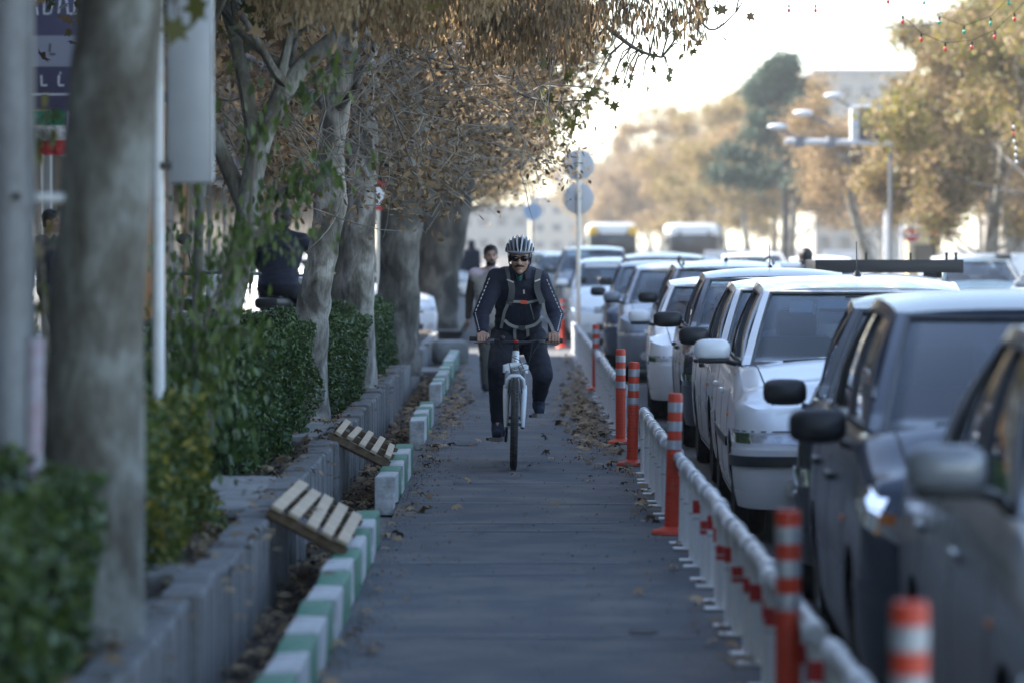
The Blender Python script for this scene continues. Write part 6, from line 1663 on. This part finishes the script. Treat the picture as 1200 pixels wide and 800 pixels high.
for x in (368, 440): ribbon([(x, 620), (x, 650), (x, 690)], .022, pack, 'strap_tail', M_web, .012)
ribbon([(325, 337), (362, 350)], .010, pack, 'strap_piping', M_piping, .020); ribbon([(480, 346), (510, 337)], .010, pack, 'strap_piping', M_piping, .020)
def topx(p):
    w = p + rider.location; return ((600+FPX*w.x/w.y)-530)*5, ((HZ-FPX*(w.z-CH)/w.y)-260)*5
for sg, sh, el, wr in ((-1, shL, elL, wrL), (1, shR, elR, wrR)):
    path = []
    for k in range(19):
        t = k/18*1.9+.05; c = sh.lerp(el, t) if t < 1 else el.lerp(wr, t-1); path.append(topx(c + Vector((sg*interp(t, [0, 1, 2], [.046, .042, .026]), -.03, .012))))
    for k in range(0, 18, 1):
        (x0, y0), (x1, y1) = path[k], path[k+1]; ribbon([(x0, y0), (lerp(x0, x1, .6), lerp(y0, y1, .6))], .006, rider, 'sleeve_piping', M_piping, .003, .002)
ribbon([(418, 395), (420, 420)], .012, rider, 'zip_pull', M_piping, .008); ribbon([(414, 420), (413, 480), (412, 590)], .005, rider, 'zip', M_black, .004)

# walkers -----------------------------------------------------------------
def walker(label, X, Z, z0, h, face, top, sleeve, legs, shoes_m, stride=.25, yaw=0.0, hair=True, beard=False, vest=None, arm=.12, vox=.010, robe=None, group=None, headm=None, cat='person'):
    s = h/1.72; root = empty('person', (X, Z, z0), yaw, label, cat, group); V = lambda x, y, z: Vector((x*s, y*s, z*s))
    pel = V(0, 0, .93); ch_ = V(0, -.01, 1.22); nk = V(0, -.01, 1.44); hd = V(0, -.035, 1.60); M = Matrix.Identity(3)
    hip = (V(-.09, 0, .90), V(.09, 0, .90)); an = (V(-.09, -stride*.55, .10), V(.09, stride*.6, .14)); kn = tuple(ik(hip[i], an[i], .42*s, .41*s, (0, -1, 0)) for i in (0, 1))
    sh = (V(-.19, 0, 1.39), V(.19, 0, 1.39)); wr = (V(-.25, arm, .86), V(.25, -arm, .86)); el = tuple(ik(sh[i], wr[i], .29*s, .26*s, ((-1, 1)[i]*.5, 1, 0)) for i in (0, 1))
    b = MB(); head_prims(b, hd, M, s); b.cap(nk - V(0, 0, .04), hd + V(0, .03, -.06), .058*s, .055*s); torso_prims(b, pel, ch_, nk, .17*s, .10*s)
    for i in (0, 1):
        b.cap(sh[i], el[i], .045*s, .036*s); b.cap(el[i], wr[i], .034*s, .024*s); b.cap(hip[i], kn[i], .075*s, .05*s); b.cap(kn[i], an[i], .048*s, .034*s); b.cap(nk, sh[i], .05*s, .05*s)
        b.cap(an[i], an[i] + V(0, -.13, -.06), .034*s, .028*s); hand_relaxed(b, wr[i], (0, -.1, -1), (0, -1, 0), s)
    remesh(b, 'body', M_skin, root, vox*.8, 1)
    t = MB(); torso_prims(t, pel - V(0, 0, .05), ch_, nk - V(0, 0, .03), .19*s, .115*s, .012, .02)
    slv = t if sleeve is top else MB()
    for i in (0, 1):
        slv.cap(sh[i], el[i], .066*s, .054*s); slv.cap(el[i], wr[i] + V(0, 0, .02), .052*s, .034*s); t.cap(nk - V(0, 0, .05), sh[i], .06*s, .07*s)
    remesh(t, 'top', top, root, vox, 2, .004, 7, 3)
    if slv is not t: remesh(slv, 'sleeves', sleeve, root, vox, 2, .003, 8, 5)
    if robe:
        q = MB(); n = 20
        for k in range(9):
            tt = k/8; q.ball(V(0, 0, lerp(1.30, .18, tt)), ((.20+.10*tt)*s, (.14+.10*tt)*s, .12*s), n)
        q.ball(hd + V(0, .02, .02), (.105*s, .125*s, .135*s), 20); q.cap(hd, nk, .09*s, .12*s)
        q.cap(V(-.15, 0, 1.32), V(-.33, -.06, .80), .11*s, .08*s); q.cap(V(.15, 0, 1.32), V(.18, -.1, 1.0), .11*s, .08*s)
        remesh(q, 'chador', robe, root, vox*1.2, 2, .01, 4, 9)
    l = MB(); l.ball(pel - V(0, 0, .03), (.165*s, .12*s, .12*s), 18)
    for i in (0, 1): l.cap(pel, hip[i], .10*s, .10*s); l.cap(hip[i], kn[i], .094*s, .070*s); l.cap(kn[i], an[i] + V(0, 0, .02), .068*s, .050*s)
    remesh(l, 'trousers', legs, root, vox, 2, .004, 7, 8)
    for i in (0, 1): shoe(root, an[i] + V(0, 0, .012), (0, -1, 0), shoes_m, M_sole, s)
    if hair and not robe:
        q = MB(); q.ball(hd + V(0, .022, .045), (.084*s, .102*s, .090*s), 16); q.ball(hd + V(0, .05, -.02), (.070*s, .060*s, .060*s), 12); q.ball(hd + V(0, -.045, .105), (.055*s, .035*s, .022*s), 10); remesh(q, 'hair', M_hair, root, .010, 1, .004, 30)
    if beard:
        q = MB(); q.ball(hd + V(0, -.040, -.085), (.058*s, .052*s, .042*s), 12); q.ball(hd + V(0, -.088, -.050), (.030*s, .014*s, .010*s), 10); remesh(q, 'beard', M_hair, root, .008, 1)
    e = MB()
    for sg in (-1, 1): e.ball(hd + V(sg*.031, -.082, .004), (.013*s, .007*s, .007*s), 8); e.cap(hd + V(sg*.018, -.092, .026), hd + V(sg*.048, -.082, .026), .005*s, .004*s, 6)
    e.obj('eyes', M_hair, root)
    if vest:
        q = MB(); torso_prims(q, pel - V(0, 0, .10), ch_, nk - V(0, 0, .05), .20*s, .125*s, .016, .02)
        for sg in (-1, 1): q.cap(V(sg*.10, 0, 1.37), V(sg*.185, 0, 1.36), .065*s, .075*s)
        q.v = [v for v in q.v]; o = remesh(q, 'vest', vest, root, vox, 2, .004, 6, 2)
    return root
C_beige = cloth('vest_beige', (.30, .27, .24), (.36, .33, .30)); C_pink = cloth('shirt_pink', (.42, .34, .38)); C_brown = cloth('sleeve_brown', (.045, .032, .028)); C_olive = cloth('trousers_olive', (.05, .048, .040)); C_black = cloth('cloth_black', (.008, .009, .014))
wk = walker('bearded man in a beige vest walking behind the cyclist', -.235, 42.0, 0, 1.60, None, C_pink, C_brown, C_olive, C_black, .35, rad(8), True, True, C_beige)
# open the vest front: a strip of the pink shirt shows
MB().box((.02, -.150, 1.20), (.085, .02, .34), Matrix.Rotation(.04, 3, 'X'), bev=.02).obj('shirt_front', C_pink, wk)
walker('small distant figure wrapped in black beside the far white car', -1.17, 112, .12, 1.62, None, C_black, C_black, C_black, C_black, .2, 0, False, robe=C_navy, vox=.016)
walker('dark clothed man mostly hidden behind the big pale trunk', W(58, 300, 38).x, 38, .33, 1.62, None, C_black, C_black, C_black, C_black, .1, 1.2, vox=.014)

# motorcycles with riders ----------------------------------------------------
M_fair = mat('fairing_white', (.62, .64, .66), .3, coat=.4)
def motorcycle(label, X, Z, z0, yaw, fair, group=None):
    root = empty('motorcycle', (X, Z, z0), yaw, label, 'motorcycle', group); M = Matrix.Rotation(PI/2, 3, 'Y')
    for yy in (-.62, .62):
        w = empty('wheel', (0, yy, .29)); w.parent = root
        MB().lathe([(.20, -.035), (.24, -.048), (.28, -.03), (.29, 0), (.28, .03), (.24, .048), (.20, .035)], 32, M).obj('tyre', M_rubber, w); MB().lathe([(.21, -.02), (.05, -.03), (.05, .03), (.21, .02), (.21, -.02)], 20, M).obj('rim', M_dsteel, w)
    q = MB(); q.cap((0, -.20, .70), (0, .05, .72), .13, .10, 14); q.obj('tank', fair, root)
    q = MB(); q.box((0, .36, .74), (.24, .62, .10), bev=.04); q.obj('seat', M_black, root)
    q = MB(); q.box((0, .0, .42), (.24, .40, .34), bev=.06); q.obj('engine', M_dsteel, root)
    q = MB(); q.box((0, -.48, .84), (.30, .16, .28), bev=.07); q.box((0, -.62, .60), (.12, .40, .05), bev=.02); q.box((0, .68, .62), (.16, .34, .10), bev=.03); q.obj('fairing', fair, root)
    q = MB()
    for sx in (-1, 1): q.tube([(sx*.08, -.62, .29), (sx*.08, -.42, .90)], .022, 8)
    q.tube([(-.34, -.30, .98), (-.15, -.40, .99), (.15, -.40, .99), (.34, -.30, .98)], .013, 8); q.obj('fork', M_dsteel, root)
    for sx in (-1, 1):
        q = MB(); q.tube([(sx*.22, -.36, .99), (sx*.28, -.40, 1.20)], .006, 6); q.ball((sx*.30, -.40, 1.25), (.065, .018, .045), 14); q.obj('mirror', M_black, root)
    MB().ball((0, -.57, .86), (.085, .04, .08), 14).obj('headlight', M_chrome, root); MB().tube([(.12, -.1, .30), (.15, .4, .30), (.15, .75, .36)], .035, 8).obj('exhaust', M_steel, root)
    return root
def seated(label, X, Z, z0, yaw, top, legs, vox=.012, h=1.0):
    root = empty('person', (X, Z, z0), yaw, label, 'person'); V = lambda x, y, z: Vector((x*h, y*h, z))
    pel = V(0, .28, .90); ch_ = V(0, .20, 1.15); nk = V(0, .16, 1.36); hd = V(0, .12, 1.50); M = Matrix.Identity(3)
    hip = (V(-.10, .26, .86), V(.10, .26, .86)); an = (V(-.20, .0, .30), V(.20, .0, .30)); sh = (V(-.19, .15, 1.31), V(.19, .15, 1.31)); wr = (V(-.31, -.26, 1.02), V(.31, -.26, 1.02))
    b = MB(); head_prims(b, hd, M); b.cap(nk, hd, .058, .055); torso_prims(b, pel, ch_, nk, .17, .10); t = MB(); torso_prims(t, pel, ch_, nk, .20, .125, .014); l = MB(); l.ball(pel, (.17, .14, .11), 16)
    for i in (0, 1):
        el = ik(sh[i], wr[i], .28, .26, ((-1, 1)[i], .5, -.5)); kn = ik(hip[i], an[i], .42, .42, ((-1, 1)[i]*.3, -1, .2))
        b.cap(sh[i], el, .045, .036); b.cap(el, wr[i], .034, .024); hand_relaxed(b, wr[i], (0, -1, -.35), ((1, -1)[i], 0, 0)); b.cap(hip[i], kn, .075, .05); b.cap(kn, an[i], .048, .034)
        t.cap(sh[i], el, .070, .056); t.cap(el, wr[i], .054, .036); t.cap(nk, sh[i], .06, .07); l.cap(hip[i], kn, .10, .072); l.cap(kn, an[i], .07, .05); shoe(root, an[i] + Vector((0, 0, -.02)), (0, -1, 0), C_black, M_sole)
    remesh(b, 'body', M_skin, root, .010, 1); remesh(t, 'jacket', top, root, vox, 2, .004, 7, 1); remesh(l, 'trousers', legs, root, vox, 2, .003, 7, 1)
    q = MB(); q.ball(hd + V(0, .020, .040), (.088, .108, .094), 16); q.ball(hd + V(0, .05, -.03), (.074, .064, .060), 12); remesh(q, 'hair', M_hair, root, .010, 1, .004, 30)
    return root
C_tan = cloth('jacket_tan', (.30, .20, .07), (.36, .25, .10))
x = W(943, 300, 48).x
motorcycle('dark motorcycle carrying the tan jacketed rider between the lanes', x, 48, ROADZ, PI, M_black); seated('rider in a tan jacket seen from behind between the lanes', x, 48, ROADZ+.02, PI, C_tan, C_black)
x = W(338, 300, 36).x
motorcycle('white motorcycle on the sidewalk behind the second hedge', x, 36, .33, rad(165), M_fair); seated('dark haired person in a navy jacket sitting on the white motorcycle', x, 36, .34, rad(165), C_navy, C_black)
motorcycle('white scooter parked on the sidewalk behind the leafy sapling', W(244, 300, 30).x, 30, .40, rad(20), M_fair)
walker('man in a grey jacket standing behind the seated person', W(316, 290, 46).x, 46, .33, 1.50, None, cloth('jacket_grey', (.10, .10, .11)), cloth('jacket_grey', (.1, .1, .11)), C_black, C_black, .1, .3, vox=.014)
root = empty('concrete_block', (W(475, 370, 52).x+.6, 52.5, .0), .2, 'rough pale concrete lump beside the channel near the crossing', 'block')
q = MB(); q.box((0, 0, .15), (.45, .5, .32), bev=.06); q.obj('lump', M_conc, root)

# ------------------------------------------------------------------ fallen leaves
def litter(label, spots, m=M_litter, sz=.075):
    P = []
    for (x, y, sx, sy, n, z) in spots:
        a = NR.normal(size=(n, 3))*np.array([sx, sy, .0]) + np.array([x, y, z+.018]); a[:, 2] += np.abs(NR.normal(size=n))*.010; P.append(a)
    P = np.concatenate(P); o = link('fallen_leaves', leaf_mesh('fallen_leaves', P, NR.uniform(.5, 1.15, len(P))*sz, STAR*np.array([1, 1, 3.0]), m, 'flat')); tag(o, label, 'fallen leaves', None, 'stuff')
litter('drifts of dry brown leaves gathered along the railing foot', [(.66, 36.5, .12, 3.5, 480, 0), (.78, 46, .10, 4, 200, 0), (.66, 32, .12, 1.6, 110, 0), (.80, 26.5, .05, 3.5, 60, 0), (.83, 17, .04, 3, 22, 0)])
litter('scattered dry leaves beside the painted kerb', [(-.60, 31, .05, 3.0, 60, 0), (-.55, 37.5, .08, 2.5, 130, 0), (-.64, 23, .03, 2, 22, 0), (-.62, 45, .05, 4, 90, 0), (-.64, 16, .04, 1.5, 12, 0), (0, 31, .45, 4, 14, 0)])
litter('dead leaves and litter lying in the drainage channel', [(-.98, 25, .10, 9, 900, -.07), (-.98, 42, .1, 6, 500, -.07), (-.98, 13, .1, 3, 300, -.07)])
litter('dead leaves on the soil of the planting strip', [(-1.5, 16, .25, 4, 500, .31), (-1.4, 27, .1, 6, 300, .31), (-1.6, 40, .3, 8, 300, .31), (-1.22, 22, .05, 9, 90, .355)])
LF = [leaf_mesh('leaf', np.array([[0, 0, 0]]), 1.0, STAR*np.array([1, 1, 4.0]), M_litter, 'flat') for _ in range(3)]
r = random.Random(8)
for (x, y, w_, lb) in ((748, 698, 22, 'tan curled leaf lying alone on the right half of the near asphalt'), (497, 601, 26, 'long brown leaf on the asphalt just past the nearer kerb end'), (548, 566, 16, 'pale leaf right of the middle kerb end'), (552, 524, 12, 'small pale leaf on the dark patch left of the front wheel'),
                       (702, 548, 22, 'crumpled dark leaf right of the front wheel'), (716, 546, 18, 'upright curled leaf beside the crumpled dark one'), (640, 532, 14, 'thin pale leaf just right of the front wheel'), (410, 750, 22, 'brown leaf in the bottom left of the lane near the kerb'), (438, 768, 20, 'yellowish leaf at the bottom of the lane'),
                       (476, 707, 14, 'small brown leaf left of the lane centre'), (655, 498, 20, 'brown leaf pair right of the raised foot'), (672, 490, 14, 'small curled leaf by the free standing post'), (757, 675, 8, 'tiny dark leaf on a pavement joint'), (650, 594, 16, 'faint thin leaf across the joint'), (503, 585, 14, 'pale leaf by the green kerb block')):
    yy = FPX*CH/(y-HZ); s_ = w_/FPX*yy*.95; o = link('fallen_leaf', r.choice(LF), None, ((x-CX)/FPX*yy, yy, .022), (r.uniform(-.3, .3), r.uniform(-.4, .4), r.uniform(0, 6))); o.scale = (s_, s_*.8, s_); tag(o, lb, 'leaf', 'single fallen leaves on the bike lane')
# small grit on the lane
n = 2600; P = np.stack([NR.uniform(-.69, .85, n), NR.uniform(11, 45, n), np.full(n, .006)], 1); k = NR.random(n) < .6; P[k, 0] = -.69+np.abs(NR.normal(size=k.sum()))*.12
tag(link('grit', leaf_mesh('grit', P, NR.uniform(.006, .018, n), QUAD*np.array([1, 1, 4]), M_litter, 'any')), 'fine grit and leaf crumbs along the lane edges', 'grit', None, 'stuff')

# ------------------------------------------------------------------ haze
mb = MB(); mb.box((0, 420, 12), (700, 960, 27)); hz = mb.obj('haze', None, smooth=0); hz['kind'] = 'stuff'
hm = bpy.data.materials.new('haze'); hm.use_nodes = True; N = hm.node_tree.nodes; N.remove(N['Principled BSDF'])
pv = N.new('ShaderNodeVolumePrincipled'); pv.inputs['Color'].default_value = (.97, .98, 1, 1); pv.inputs['Density'].default_value = .0004; pv.inputs['Anisotropy'].default_value = .1
hm.node_tree.links.new(pv.outputs[0], N['Material Output'].inputs['Volume']); hz.data.materials.append(hm)
